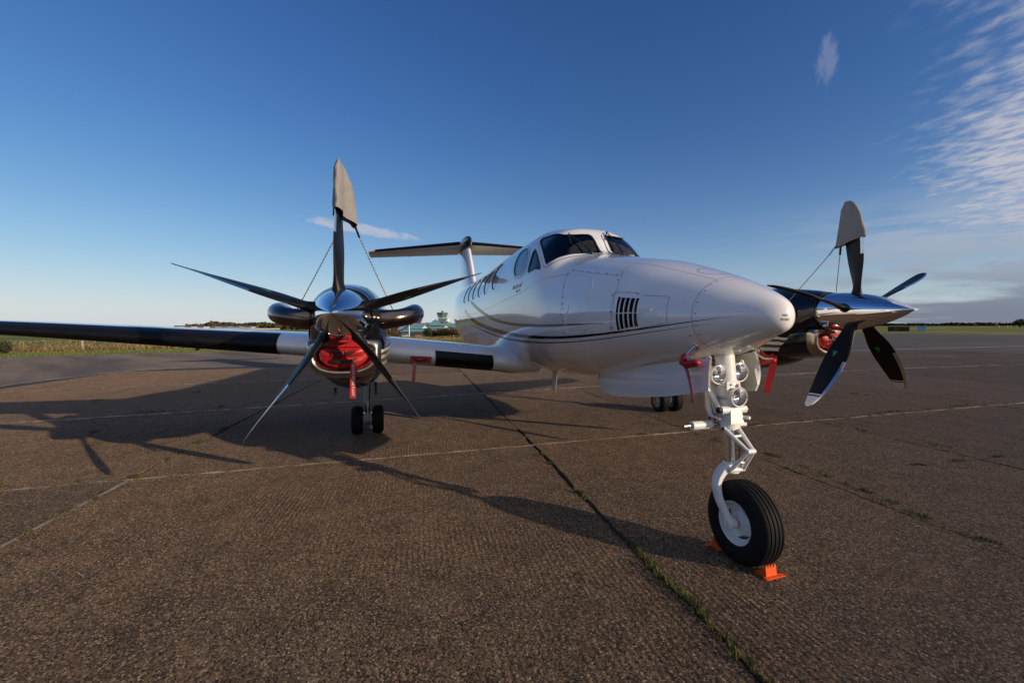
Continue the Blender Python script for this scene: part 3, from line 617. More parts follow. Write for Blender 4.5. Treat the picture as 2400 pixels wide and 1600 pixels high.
for (u0, u1, D, h) in ((300, 1150, 1100, 8.5), (1150, 2500, 1500, 7), (-900, 300, 1000, 7), (2500, 4200, 1600, 10)):
    us = np.linspace(u0, u1, 90); a = np.radians(np.linspace(uaz(max(u0, -2000)), uaz(u1), 90)); hh = h*(0.65+0.25*np.sin(np.linspace(0, 9, 90))+0.12*np.sin(np.linspace(1, 31, 90)))
    rows = []
    for k in range(5):
        t = k/4; rows.append(np.stack([CAMP[0]+np.cos(a)*(D+t*400), CAMP[1]+np.sin(a)*(D+t*400), -1+(hh+1)*math.sin(t*math.pi/2)], 1))
    mb.grid(np.array(rows).transpose(1, 0, 2), field)
mb.build('hills', None, True, kind='structure', fix=False)

# ---- control tower and terminal, about 415 m off
D0 = 415.0; O = far(1037, D0); vx = far(1047, D0)-far(1037, D0); vx /= np.linalg.norm(vx); va = math.atan2(vx[1], vx[0]); PX = D0/FPX/0.985
tw = thing('control_tower', 'blue and white airport control tower with green glazed cab', 'control tower', loc=tuple(O), rotz=va)
tw.scale = (1.1, 1.1, 1.22)
mb = MB(); mb.box((-0.4, 0, 6.4), (6.2, 6.2, 12.8), tblue); mb.box((-0.4, -3.15, 6.0), (2.2, 0.12, 9.0), wind); mb.build('shaft', tw, False)
mb = MB(); mb.lathe([(0, 1.9), (13.2, 1.9)], (4.0, 3.0, 0), (0, 0, 1), twall, 20); mb.build('stair_drum', tw)
mb = MB(); mb.box((0, 0, 12.9), (10.4, 9.6, 0.35), twall); mb.build('balcony', tw, False)
mb = MB()
for k in range(13): mb.box((-5.1+k*.85, -4.75, 13.5), (.07, .07, .9), steel)
mb.box((0, -4.75, 13.95), (10.3, .07, .07), steel); mb.box((5.15, 0, 13.95), (.07, 9.5, .07), steel); mb.box((-5.15, 0, 13.95), (.07, 9.5, .07), steel); mb.build('railing', tw, False)
mb = MB(); mb.lathe([(13.05, 3.2), (13.9, 3.3)], (0, 0, 0), (0, 0, 1), tblue, 8); mb.build('cab_base', tw, False)
mb = MB(); mb.lathe([(13.9, 3.3), (16.6, 4.3)], (0, 0, 0), (0, 0, 1), tglass, 8); mb.build('cab_glazing', tw, False)
for k in range(8):
    mb = MB(); a = k*math.pi/4; mb.tube([(3.34*math.cos(a), 3.34*math.sin(a), 13.9), (4.36*math.cos(a), 4.36*math.sin(a), 16.6)], 0.16, tblue, 6); mb.build('mullion', tw, False)
mb = MB(); mb.lathe([(16.6, 4.9), (17.1, 4.95), (17.5, 3.6), (17.5, 0)], (0, 0, 0), (0, 0, 1), tblue, 8); mb.build('cab_roof', tw, False)
mb = MB(); mb.box((0, 0, 18.1), (1.6, 1.2, 1.2), wind); mb.tube([(-1.8, 0, 17.5), (-1.8, 0, 19.6)], 0.08, steel, 6); mb.tube([(1.6, 0, 17.5), (1.6, 0, 18.8)], 0.06, steel, 6); mb.build('antenna', tw, False)
mb = MB(); mb.prism([(4.6, 0, 0), (17, 0, 0), (17, 0, 4.5), (4.6, 0, 10.2)], (0, 3, 0), twall); mb.build('stair_wing', tw, False)
mb = MB(); mb.prism([(4.4, -.3, 10.4), (17.4, -.3, 4.5), (17.4, -.3, 4.9), (4.4, -.3, 10.9)], (0, 3.6, 0), teal); mb.build('stair_roof', tw, False)
tm = thing('terminal_building', 'long white terminal with teal hipped roofs below the control tower', 'building', loc=tuple(far(1018, D0-25)), rotz=va)
tm.scale = (1, 1, 1.3)
mb = MB(); mb.box((0, 0, 2.4), (46, 14, 4.8), twall); mb.build('wall', tm, False)
def hip(mb, cx, cy, lx, ly, z0, z1, mat, ridge=0.5):
    x, y = lx/2, ly/2; r = x*ridge
    mb.add([(cx-x, cy-y, z0), (cx+x, cy-y, z0), (cx+x, cy+y, z0), (cx-x, cy+y, z0), (cx-r, cy, z1), (cx+r, cy, z1)], [(0, 1, 5, 4), (1, 2, 5), (2, 3, 4, 5), (3, 0, 4), (3, 2, 1, 0)], mat)
mb = MB(); hip(mb, 0, 0, 48, 17, 4.85, 8.6, teal, 0.72); mb.build('roof', tm, False)
mb = MB(); hip(mb, 1, 1, 14, 14, 7.0, 11.0, teal, 0.12); mb.build('roof_lantern', tm, False)
mb = MB(); hip(mb, -13, -9, 30, 7, 2.9, 4.5, teal, 0.8); mb.build('canopy_roof', tm, False)
mb = MB(); mb.box((-13, -8.6, 1.35), (28, 5, 2.7), wind); mb.build('glazed_front', tm, False)
for k in range(17):
    mb = MB(); mb.box((-12+k*2.05, -7.03, 3.75), (1.15, .1, 1.5), wind); mb.build('window', tm, False)
for x in (-8, 10):
    mb = MB(); mb.prism([(x-3, -7.6, 4.9), (x+3, -7.6, 4.9), (x, -7.6, 7.0)], (0, 5, 0), twall); mb.build('gable', tm, False)
mb = MB(); mb.box((-19, 3, 8.2), (1.6, 1.6, 2.4), hutm); mb.build('chimney', tm, False)
mb = MB(); hip(mb, -26, 6, 14, 12, 4.2, 7.0, shedb, 0.5); mb.box((-26, 6, 2.1), (13, 11, 4.2), shedb); mb.build('side_block', tm, False)
# cars parked in front
def car(u, D, mat, label, van=False, name='parked_car'):
    c = thing(name, label, 'van' if van else 'car', 'vehicles parked by the terminal', tuple(far(u, D)), va)
    L, H = (4.6, 1.5) if not van else (5.2, 2.2)
    mb = MB(); mb.prism([(-L/2, -.9, .35), (L/2, -.9, .35), (L/2, -.9, .85), (L*.28, -.9, .95), (L*.12, -.9, H), (-L*.42, -.9, H), (-L/2, -.9, .95)], (0, 1.8, 0), mat); mb.build('body', c, False)
    mb = MB(); mb.prism([(L*.22, -.93, .98), (L*.10, -.93, H-.12), (-L*.38, -.93, H-.12), (-L*.43, -.93, .98)], (0, 1.86, 0), wind); mb.build('side_window', c, False)
    for x in (-L*.32, L*.32):
        for y in (-.85, .75):
            mb = MB(); mb.lathe([(0, .0), (0, .32), (.2, .32), (.2, 0)], (x, y-.05, .32), (0, 1, 0), tyre, 14); mb.build('wheel', c, False)
car(981, 330, carm, 'bright orange car parked in front of the terminal')
car(951, 345, vanw, 'white van parked left of the orange car', True, 'parked_van'); car(934, 350, vanw, 'white car farthest from the tower, at the left end of the parked row'); car(963, 350, carb, 'dark blue car between the white van and the orange car')
for u, D, h, lab in ((944.5, 340, 10.5, 'thin pale lamp post left of the terminal'), (959, 335, 11.5, 'thicker white mast nearest the terminal front')):
    p = far(u, D); mb = MB(); mb.tube([(0, 0, 0), (0, 0, h)], [0.22 if h < 11 else 0.42, 0.14 if h < 11 else 0.36], concp if h < 11 else twall, 8); mb.box((0, 0, h+.1), (.9, .3, .2), steel)
    mb.build('lamp_post', None, True, label=lab, cat='mast', loc=tuple(p))
def bush(u, D, r, h, label, mat, mat2, name='bush', n=260):
    t = thing(name, label, 'bush' if name == 'bush' else 'tree', None, tuple(far(u, D)))
    mb = MB(); leafcloud(mb, (0, 0, h*.55), (r, r, h*.5), n*4, min(.32, r*.075), mat, mat2); leafcloud(mb, (r*.4, r*.3, h*.4), (r*.7, r*.6, h*.38), n, min(.32, r*.075), mat2, mat); leafcloud(mb, (-r*.5, -r*.2, h*.42), (r*.6, r*.7, h*.4), n, min(.32, r*.075), mat, mat2); mb.build('crown', t, False, fix=False)
    mb = MB(); mb.tube([(0, 0, -.2), (0.05*r, 0, h*.4), (.1*r, .1*r, h*.75)], [r*.08, r*.06, r*.02], barkm, 7)
    for k in range(4): a = rng.uniform(0, 6.28); mb.tube([(0, 0, h*.25), (r*.6*math.cos(a), r*.6*math.sin(a), h*.6)], [r*.04, r*.015], barkm, 5)
    mb.build('trunk', t, False); return t
bush(1003, 300, 3.4, 6.0, 'dense dark green bush in front of the terminal', pinem, pinem)
bush(918, 330, 4.2, 6.5, 'brown bare bush beside the engine cowling', woodm, scrubm); bush(1032, 305, 6, 5.6, 'broad russet bush below the tower shaft', scrubm, woodm); bush(1052, 300, 6, 6.6, 'tall russet bush under the stair wing', scrubm, pinem)
bush(1072, 290, 6, 5.6, 'russet bush right beside the aeroplane fuselage', woodm, scrubm); bush(1018, 310, 5, 4.6, 'low russet bush left of the tower', woodm, scrubm); bush(929, 345, 3.6, 6.2, 'straw coloured bush by the white car', scrubm, scrubm)
bush(2394, 560, 5, 7.5, 'dark rounded tree at the edge of the far treeline', pinem, woodm, 'tree', 420)
bush(951, 560, 8, 14, 'dark evergreen rising above the brown wood', pinem, pinem, 'tree', 380)
bush(8, 46, 0.5, .9, 'small dark shrub in the field under the wing', pinem, woodm, n=160)
X = []; Y = []
for _ in range(2600):
    q = far(rng.uniform(895, 1090), rng.uniform(105, 290)); X.append(q[0]); Y.append(q[1])
blades('scrub', X, Y, 0.15, 0.5, 0.35, scrubm, 'rough brown growth in front of the terminal', mat2=grassm)
# sheds on the left horizon
for u, D, L, h, mw, mr, lab in ((512, 640, 84, 4.2, shedw, shedr, 'long low shed with brown roof and white doors on the left horizon'), (548, 600, 34, 2.6, shedb, shedb, 'pale blue low shed in front of the long brown one'), (612, 620, 40, 2.0, shedw, shedw, 'low white shed nearest the engine on the left horizon')):
    s_ = thing('airfield_shed', lab, 'shed', 'sheds on the left horizon', tuple(far(u, D)), R(uaz(u))+math.pi/2)
    mb = MB(); mb.box((0, 0, h*.4), (L, 12, h*.8), wood if mw is shedw and mr is shedr else mw); mb.build('wall', s_, False)
    mb = MB(); mb.prism([(-L/2-.5, -7, h*.8), (-L/2-.5, 0, h), (-L/2-.5, 7, h*.8)], (L+1, 0, 0), mr); mb.build('roof', s_, False)
    for k in range(7):
        mb = MB(); mb.box((-L*.42+k*L*.14, 6.05, h*.38), (L*.07, .2, h*.6), mw); mb.build('door', s_, False); mb = MB(); mb.box((-L*.42+k*L*.14, -6.05, h*.38), (L*.07, .2, h*.6), mw); mb.build('door', s_, False)
# small things on the right-hand grass
hut = thing('hut', 'small dark flat roofed hut in the far grass', 'hut', loc=tuple(far(2106, 225)), rotz=R(uaz(2106))+math.pi/2)
mb = MB(); mb.box((0, 0, .8), (6.2, 3, 1.6), hutm); mb.build('wall', hut, False)
mb = MB(); mb.box((0, 0, 1.7), (6.6, 3.4, .18), wood); mb.build('roof', hut, False)
mb = MB(); mb.box((.8, 1.55, .65), (.8, .1, 1.3), wood); mb.build('door', hut, False)
bx = thing('equipment_cabinet', 'pale blue equipment cabinet standing in the far grass', 'cabinet', loc=tuple(far(2160, 222)), rotz=R(uaz(2160))+math.pi/2)
mb = MB(); mb.box((0, 0, .95), (2.4, 1.4, 1.6), bluep); mb.build('body', bx, False)
mb = MB(); mb.box((0, 0, 1.80), (2.6, 1.6, .1), shedw); mb.build('lid', bx, False)
mb = MB(); mb.box((-.9, 0, .05), (.2, 1.2, .2), wood); mb.build('foot', bx, False); mb = MB(); mb.box((.9, 0, .05), (.2, 1.2, .2), wood); mb.build('foot', bx, False)
for k, (u, D) in enumerate(((2338, 372), (2357, 385), (2366, 390), (2381, 400), (2397, 410))):
    mb = MB(); mb.box((0, 0, .55), (1.7, .2, .75), yel, taper=.95); mb.box((-.6, 0, .1), (.12, .12, .3), steel); mb.box((.6, 0, .1), (.12, .12, .3), steel)
    mb.build('runway_marker', None, False, label=['leftmost','second from left','middle','second from right','rightmost'][k]+' small yellow runway marker board in the far grass', cat='marker', group='yellow markers along the far grass', loc=tuple(far(u, D)))

# ================================================================ AEROPLANE
AC = thing('aeroplane', 'white twin turboprop aeroplane with black nacelles and gold stripes', 'aeroplane')
FX = [-.1469, -.16, -.30, -.55, -.85, -1.25, -1.7, -2.1, -2.43, -2.60, -2.83, -3.05, -3.4, -4.2, -6, -8, -9.5, -11, -12.3, -13.3]
FZT = [1.658, 1.721, 1.82, 1.928, 2.031, 2.151, 2.243, 2.328, 2.409, 2.586, 2.751, 2.8, 2.85, 2.85, 2.78, 2.74, 2.732, 2.672, 2.547, 2.413]
FZB = [1.658, 1.588, 1.525, 1.419, 1.335, 1.265, 1.168, 1.099, 1.069, 1.054, 1.05, 1.028, 1.013, 1.017, 1.033, 1.067, 1.246, 1.599, 1.9, 2.101]
FW_ = [0, .05, .178, .338, .464, .588, .674, .702, .725, .733, .743, .750, .759, .768, .765, .742, .642, .42, .208, .053]
FZT[0] = FZB[0] = 1.655
nup = lambda x: np.interp(-x, [0, 1, 2.4, 2.83, 3.4, 4.2, 5], [2.0, 2.05, 2.25, 2.6, 2.62, 2.45, 2.35])
nlo = lambda x: np.interp(-x, [0, 1, 2.4, 4], [2.0, 2.1, 2.3, 2.4])
ZMX = np.array([1.25, 1.7, 2.1, 2.43, 2.83, 3.4, 4.2, 5.0]); ZMV = np.array([1.69, 1.684, 1.70, 1.735, 1.785, 1.845, 1.888, 1.90])
FU = Loft(FX, FZT, FZB, FW_, nu=nup, nl=nlo, zc=lambda x, o: np.where((x < -1.25) & (x > -5.0), hermite(ZMX, ZMV, np.clip(-x, 1.25, 5.0)), o))
mir = lambda poly: [(x, 180-t) for x, t in poly]
WS = [(-3.115, 130.3), (-3.143, 124.1), (-3.0, 120.8), (-2.758, 114.5), (-2.7, 106.0), (-2.675, 93.2), (-2.365, 93.2), (-2.435, 107.6), (-2.477, 116.6), (-2.513, 127.0), (-2.562, 138.8), (-2.618, 147.5)]
DV = [(-3.074, 139.2), (-2.927, 143.7), (-2.738, 150.8), (-2.694, 153.6), (-3.0, 160.0), (-3.034, 158.8), (-3.047, 150.1), (-3.081, 142.3)]
OV = [(-3.345, 136.2), (-3.191, 142.8), (-3.109, 151.0), (-3.109, 159.0), (-3.212, 162.8), (-3.417, 164.5), (-3.547, 162.1), (-3.643, 156.0), (-3.68, 148.4), (-3.718, 139.0), (-3.584, 134.3)]
def chaikin(p, it=2):
    p = np.array(p, float)
    for _ in range(it):
        q = np.roll(p, -1, 0); p = np.stack([p*.75+q*.25, p*.25+q*.75], 1).reshape(-1, 2)
    return p
def rc(p, f=.16):
    p = np.array(p, float); out = []
    for k in range(len(p)):
        a, b_, c = p[k-1], p[k], p[(k+1) % len(p)]; d0, d1 = (a-b_)*f, (c-b_)*f
        out += [b_+d0, b_+(d0+d1)*.28, b_+d1]
    return np.array(out)
WSr, DVr, OVr = rc(WS), rc(DV, .2), chaikin(OV, 2)
VENT = [(-1.205, 161), (-0.985, 160), (-0.975, 192), (-1.205, 197)]
NT = 240
q = np.concatenate([np.linspace(0, math.sqrt(.45), 34), np.sqrt(np.arange(.47, 4.0, .02)), np.sqrt(np.linspace(4.05, FX[0]-FX[-1], 110))])
xs = FX[0]-q**2; th = np.arange(NT)*360/NT; XX, TT = np.meshgrid(xs, th, indexing='ij')
P = FU.S(XX, TT)
xc = (XX[:-1]+XX[1:])/2; xc = xc; tc_ = TT[:-1]+180/NT
def cut(poly): return inpoly(xc, tc_, poly)
hole = np.zeros(xc.shape, bool); wmask = {}
for nm, poly in (('w', WSr), ('d', DVr), ('o', OVr)):
    for sgn, pp in ((0, poly), (1, np.array(mir(poly)))):
        m_ = cut(pp); hole |= m_; g = m_.copy()
        for _ in range(2):
            g2 = g.copy(); g2[1:] |= g[:-1]; g2[:-1] |= g[1:]; g2 |= np.roll(g, 1, 1) | np.roll(g, -1, 1); g = g2
        wmask[nm+str(sgn)] = g
hole |= cut(VENT) | cut(mir(VENT))
bay = (xc < -.62) & (xc > -1.95) & (np.abs(tc_-270) < 17); hole |= bay
mb = MB(); mb.grid(P, white, cv=True, mask=np.pad(~hole, ((0, 1), (0, 0))))
mats = np.array([0])
body = mb.build('fuselage', AC)
body.data.materials.append(radome)
for p in body.data.polygons:
    if p.center.x > -.278: p.material_index = 1
# inner skin of cockpit and bay so that openings have depth
mb = MB(); sel = (XX[:, 0] < -1.9) & (XX[:, 0] > -4.6); Pi = FU.S(XX[sel], TT[sel], -.035); hs = hole[sel[:-1]][:sel.sum()-1] if True else None
mb.grid(Pi, lining, cv=True, mask=np.pad(~hs[:sel.sum()-1], ((0, 1), (0, 0)))); mb.build('cockpit_lining', AC)
mb = MB(); t_ = np.arange(0, 360, 6.); P_ = FU.S(np.full(60, -4.55), t_, -.04); mb.add(P_, [tuple(range(60))], lining); mb.box((-3.6, 0, 1.38), (1.9, .9, .04), lining); mb.build('cockpit_bulkhead', AC, False)
mb = MB(); mb.prism([(-2.62, -.46, 2.24), (-2.52, 0, 2.29), (-2.62, .46, 2.24), (-2.95, .50, 2.26), (-2.95, -.50, 2.26)], (0, 0, .03), lining); mb.box((-2.93, 0, 2.02), (.08, 1.0, .46), dark); mb.build('instrument_panel', AC, False)
for y in (-.33, .33):
    mb = MB(); mb.box((-3.45, y, 1.75), (.45, .42, .14), seatm); mb.box((-3.72, y, 2.10), (.12, .40, .66), seatm, Matrix.Rotation(R(-8), 3, 'Y')); mb.box((-3.77, y, 2.52), (.10, .24, .20), seatm, Matrix.Rotation(R(-8), 3, 'Y')); mb.build('cockpit_seat', AC)
    mb = MB(); mb.tube([(-2.95, y, 2.05), (-3.1, y, 2.08)], .015, dark, 8); a = np.linspace(-.5, 3.64, 14); mb.tube([(-3.1, y+.13*math.cos(k), 2.1+.10*math.sin(k)) for k in a], .014, dark, 8); mb.build('control_yoke', AC)
# glazing and frames
for nm, poly, mat, name in (('w', WSr, glass, 'windscreen'), ('d', DVr, clearp, 'quarter_window'), ('o', OVr, clearp, 'side_window')):
    for sgn in (0, 1):
        pp = poly if not sgn else np.array(mir(poly))
        mb = MB(); g = wmask[nm+str(sgn)]; ii = np.where(g.any(1))[0]; sl_ = slice(ii[0], ii[-1]+2)
        mb.grid(FU.S(XX[sl_], TT[sl_], -.006), mat, cv=True, mask=np.pad(g[sl_][:ii[-1]+1-ii[0]], ((0, 1), (0, 0)))); w_ = mb.build(name, AC)
        sg = -1 if sgn else 1
        # orientation: ribbon side that lies outside the opening
        mb = MB(); c0 = pp.mean(0); Pc = FU.S(np.array([c0[0]]), np.array([c0[1]]))[0]
        P0 = FU.S(pp[:1, 0], pp[:1, 1])[0]; P1 = FU.S(pp[1:2, 0], pp[1:2, 1])[0]; N0 = FU.N(pp[:1, 0], pp[:1, 1])[0]
        s_ = -1 if np.dot(np.cross(N0, P1-P0), Pc-P0) > 0 else 1
        if nm == 'w':
            FU.ribbon(mb, pp, -.022*s_, -.003*s_, .004, seal, True, 4); FU.ribbon(mb, pp, -.004*s_, .026*s_, .006, white, True, 4); FU.ribbon(mb, pp, .026*s_, .0305*s_, .004, seal, True, 4)
        else:
            FU.ribbon(mb, pp, -.016*s_, .005*s_, .004, seal if nm == 'd' else white, True, 4 if nm == 'd' else 2); FU.ribbon(mb, pp, .004*s_, .008*s_, .0045, seal, True, 4 if nm == 'd' else 2)
        mb.build('window_frame', w_)
for f in ((lambda p: p), mir):
    pp = np.array(f([tuple(q_) for q_ in OVr])); c0 = pp.mean(0); mb = MB(); G = np.stack([FU.S(c0[0]+(pp[:, 0]-c0[0])*r, c0[1]+(pp[:, 1]-c0[1])*r, -.028) for r in (0, .5, 1.12)], 0); mb.grid(G, blind, cv=True); mb.build('window_blind', AC, fix=False)
    mb = MB(); mb.box((-3.35, .60*(1 if f is mir else -1), 2.3), (.05, .04, .5), seatm2); mb.build('door_pillar', AC, False)
# frame screws round each windscreen
mb = MB()
for pp in ():
    qd = FU.dens(pp, 2, True)
    P_ = FU.S(qd[:, 0], qd[:, 1])
    for k in range(0, len(qd), 3): pass
# wipers
for y0, (a, b_) in ((-.16, ((-2.40, 103.5), (-2.70, 112))), (.14, ((-2.40, 78.5), (-2.70, 84)))):
    A = FU.S(np.array([a[0]]), np.array([a[1]]), .025)[0]; B = FU.S(np.array([b_[0]]), np.array([b_[1]]), .03)[0]
    mb = MB(); mb.tube([A-[0, 0, .03], A], .014, seal, 8); mb.tube([A, (A+B)/2+[.01, 0, .01], B], [.010, .007, .006], seal, 8)
    C1 = FU.S(np.array([b_[0]+.12]), np.array([b_[1]+3]), .018)[0]; C2 = FU.S(np.array([b_[0]-.02]), np.array([b_[1]-1.5]), .018)[0]
    mb.tube([C1, B, C2+[0, 0, .006]], .007, seal, 6); mb.build('wiper', AC)
mb = MB(); a = FU.S(np.array([-2.47]), np.array([70.]), -.03)[0]; mb.box(tuple(a), (.01, .17, .05), wtext); mb.box(tuple(a+[.006, 0, .016]), (.002, .15, .010), redst); mb.box(tuple(a+[.006, 0, 0]), (.002, .15, .010), redst); mb.box(tuple(a+[.006, 0, -.016]), (.002, .15, .008), redst); mb.build('placard', AC, False)
# cabin windows
for sgn in (0, 1):
    for k, cx in enumerate((-4.62, -5.23, -5.75, -6.28, -6.80, -7.36)):
        a = np.linspace(0, 2*np.pi, 28, endpoint=False); pp = np.stack([cx+.19*np.cos(a), 152.5+13.5*np.sin(a)], 1)
        if sgn: pp = np.array(mir(pp))
        mb = MB(); rr = np.linspace(0, 1, 6); G = np.stack([FU.S(cx+(pp[:, 0]-cx)*r, pp[:, 1].mean()+(pp[:, 1]-pp[:, 1].mean())*r, .001) for r in rr], 0); mb.grid(G, cabglass, cv=True); w_ = mb.build('cabin_window', AC, fix=False)
        mb = MB(); mb.tube(list(FU.S(pp[7:22, 0], pp[7:22, 1], .003)), .0085, seal, 8); FU.ribbon(mb, pp, -.002, .002, .0015, seam, True, 1); mb.build('window_gasket', w_)
# cheat lines
S1u = [(-6.502, 166.4), (-5.661, 177.2), (-4.862, 184.7), (-4.294, 188.8), (-3.584, 190.2), (-2.967, 189.7), (-2.495, 187.3), (-1.985, 185.0), (-1.58, 185.2), (-1.334, 186.6)]
S1l = [(-6.522, 169.4), (-5.754, 179.1), (-4.958, 186.9), (-4.319, 191.1), (-3.606, 192.5), (-2.98, 192.1), (-2.501, 189.7), (-1.985, 186.9), (-1.58, 186.4), (-1.334, 187.1)]
S2u = [(-7.19, 174.1), (-6.098, 186.6), (-5.098, 193.0), (-4.262, 198.2), (-3.533, 199.6), (-2.894, 199.4), (-2.281, 197.0), (-1.801, 196.3), (-1.463, 197.7), (-1.2, 197.2), (-0.931, 193.5), (-0.71, 189.2), (-0.573, 186.9), (-0.462, 184.7), (-0.368, 182.9)]
S2l = [(-7.243, 177.0), (-6.293, 189.7), (-5.24, 197.2), (-4.327, 202.0), (-3.577, 202.7), (-2.927, 202.2), (-2.299, 199.6), (-1.822, 198.9), (-1.477, 200.1), (-1.208, 199.8), (-0.934, 195.6), (-0.71, 190.9), (-0.573, 188.3), (-0.462, 185.9), (-0.368, 183.1)]
S3u = [(-6.582, 189.7), (-5.196, 199.6), (-4.19, 205.3), (-3.381, 205.7), (-2.612, 203.8), (-1.953, 202.0), (-1.57, 203.1), (-1.225, 203.1), (-0.892, 197.7), (-0.576, 193.9), (-0.467, 192.8)]
S3l = [(-6.592, 190.6), (-5.222, 201.3), (-4.238, 207.4), (-3.402, 207.4), (-2.625, 205.3), (-1.963, 203.1), (-1.575, 204.1), (-1.229, 204.1), (-0.896, 198.9), (-0.576, 194.9), (-0.467, 193.0)]
for A, B, mat in ((S1u, S1l, gold), (S2u, S2l, black), (S3u, S3l, gold)):
    for sgn in (0, 1):
        def sm(q_):
            q_ = np.array(q_); P_ = FU.S(q_[:, 0], q_[:, 1]); x_, z_ = q_[:, 0], P_[:, 2]; xn = np.linspace(x_[0], x_[-1], 44); zn = np.interp(xn, x_, z_)
            for _ in range(16): zn[1:-1] = zn[1:-1]*.5+(zn[:-2]+zn[2:])*.25
            return [(x, FU.th_z(x, z, -1)) for x, z in zip(xn, zn)]
        A1, B1 = sm(A), sm(B)
        mb = MB(); FU.band(mb, A1 if not sgn else mir(A1), B1 if not sgn else mir(B1), .0018, mat, 2); mb.build('cheat_line', AC, fix=False)
# panel gaps
mb = MB()
def gap(pts, w_=.0027, closed=False, off=.0011, n=8, mat=seam): FU.ribbon(mb, pts, -w_/2, w_/2, off, mat, closed, n)
gap([(-.577, t) for t in range(-60, 241, 6)], n=1)
gap([(-1.92, 114.3), (-1.33, 115.3), (-.98, 115), (-.577, 115.5)]); gap([(-1.92, 65.7), (-.577, 64.5)])
gap([(-1.369, 115.5), (-1.375, 130), (-1.317, 137.5)], .003)
for rd in (0, 1):
    f = (lambda p: p) if not rd else mir
    gap(f([(-2.017, 196.1), (-2.006, 183.6), (-2.055, 164.2), (-2.127, 150.6), (-2.218, 134.8), (-1.309, 137.8), (-1.254, 154.3), (-1.229, 172.5), (-1.249, 195.8)]), .003)
    gap(f([(-1.255, 157.5), (-1.019, 155.5), (-0.997, 194.5), (-1.26, 199.3)]), .003, True)
    gap(f([(-0.985, 157.5), (-0.758, 155.5), (-0.743, 187.5), (-0.975, 193)]), .003)
    gap(f([(x, FU.th_z(x, np.interp(-x, [2.13, 2.54, 3.17, 5.0, 7.6], [2.13, 2.13, 2.02, 1.90, 1.82]), -1)) for x in np.linspace(-2.13, -7.6, 40)]), .003, n=1)
    gap(f([(-4.5, 168.7), (-4.255, 166.2)]), .004)
gap([(-.80, 107), (-.845, 100), (-.85, 92.5), (-.82, 84), (-.74, 80), (-.66, 84), (-.64, 95), (-.69, 107.5), (-.75, 109.5)], .003, True)
gap([(-1.976, 199), (-2.029, 215.5), (-2.24, 243)], .003); gap([(-3.3, 214), (-2.6, 216), (-1.976, 212)], .002)
mb.build('panel_gaps', AC, fix=False)
# raised edging of the baggage/avionics door
DOOR = [(-1.996, 139.5), (-1.848, 139.0), (-1.751, 139.7), (-1.647, 143.7), (-1.594, 150.3), (-1.556, 159.5), (-1.528, 170.8), (-1.537, 180.7), (-1.589, 192.5), (-1.657, 193.9), (-1.894, 193.0), (-1.953, 191.6), (-1.921, 179.8), (-1.874, 172.0), (-1.91, 168.5), (-1.99, 164.9), (-2.055, 155.7), (-2.111, 144.4)]
for sgn in (0, 1):
    pp = DOOR if not sgn else mir(DOOR); mb = MB(); qd = FU.dens(chaikin(pp, 1), 2, True); P_ = FU.S(qd[:, 0], qd[:, 1], .001); P_ = np.concatenate([P_, P_[:2]]); mb.tube(list(P_), .0042, white, 6, False); d_ = mb.build('avionics_door', AC)
    mb = MB()
    for (x, t) in ((-2.03, 178.5), (-2.02, 170)): 
        FU.disc(mb, x, t if not sgn else 180-t, .009, .003, seam, 8)
    mb.build('latch', d_)
# lower nose gear-door hinge welt
mb = MB()
for f in ((lambda p: p), mir):
    qd = FU.dens(f([(-1.63, 203.5), (-1.634, 211.5), (-1.70, 224), (-1.854, 241)]), 8); mb.tube(list(FU.S(qd[:, 0], qd[:, 1], .001)), .007, white, 6)
mb.build('lower_welt', AC)
# screws
mb = MB()
for (x, t) in [(-2.172, 141.6), (-2.139, 136.2), (-1.99, 135.7), (-1.837, 135.2), (-1.681, 135.2), (-1.532, 135.9), (-1.387, 137.1), (-1.313, 143.5), (-1.27, 160.5), (-1.245, 177.0), (-1.262, 192.8), (-2.094, 153.9), (-2.039, 164.0), (-1.99, 174.1), (-1.974, 182.6), (-1.985, 192.5), (-1.937, 196.3), (-1.766, 196.5), (-1.613, 197.0), (-1.459, 197.7), (-1.317, 198.4)]:
    for s_ in (0, 1): FU.disc(mb, x, t if not s_ else 180-t, .0075, .0030, seal, 8)
for (x, t) in [(-.56, 118), (-.56, 128), (-.555, 141), (-.555, 160), (-.555, 176), (-.555, 193), (-.555, 208), (-1.24, 158.5), (-1.12, 157), (-1.03, 156.8), (-1.235, 168), (-1.235, 180), (-1.24, 192), (-1.15, 196.5), (-1.05, 195)]:
    FU.disc(mb, x, t, .0045, .0030, seal, 6)
for a in np.linspace(0, 6.2, 9): FU.disc(mb, -.745+.085*math.cos(a), 95+12*math.sin(a), .004, .003, seal, 6)
mb.build('screw_heads', AC, False, kind='stuff')
mb = MB()
for (x, t) in ((-.62, 208.5),): FU.disc(mb, x, t, .006, .003, red, 8)
mb.build('drain_mark', AC, False)
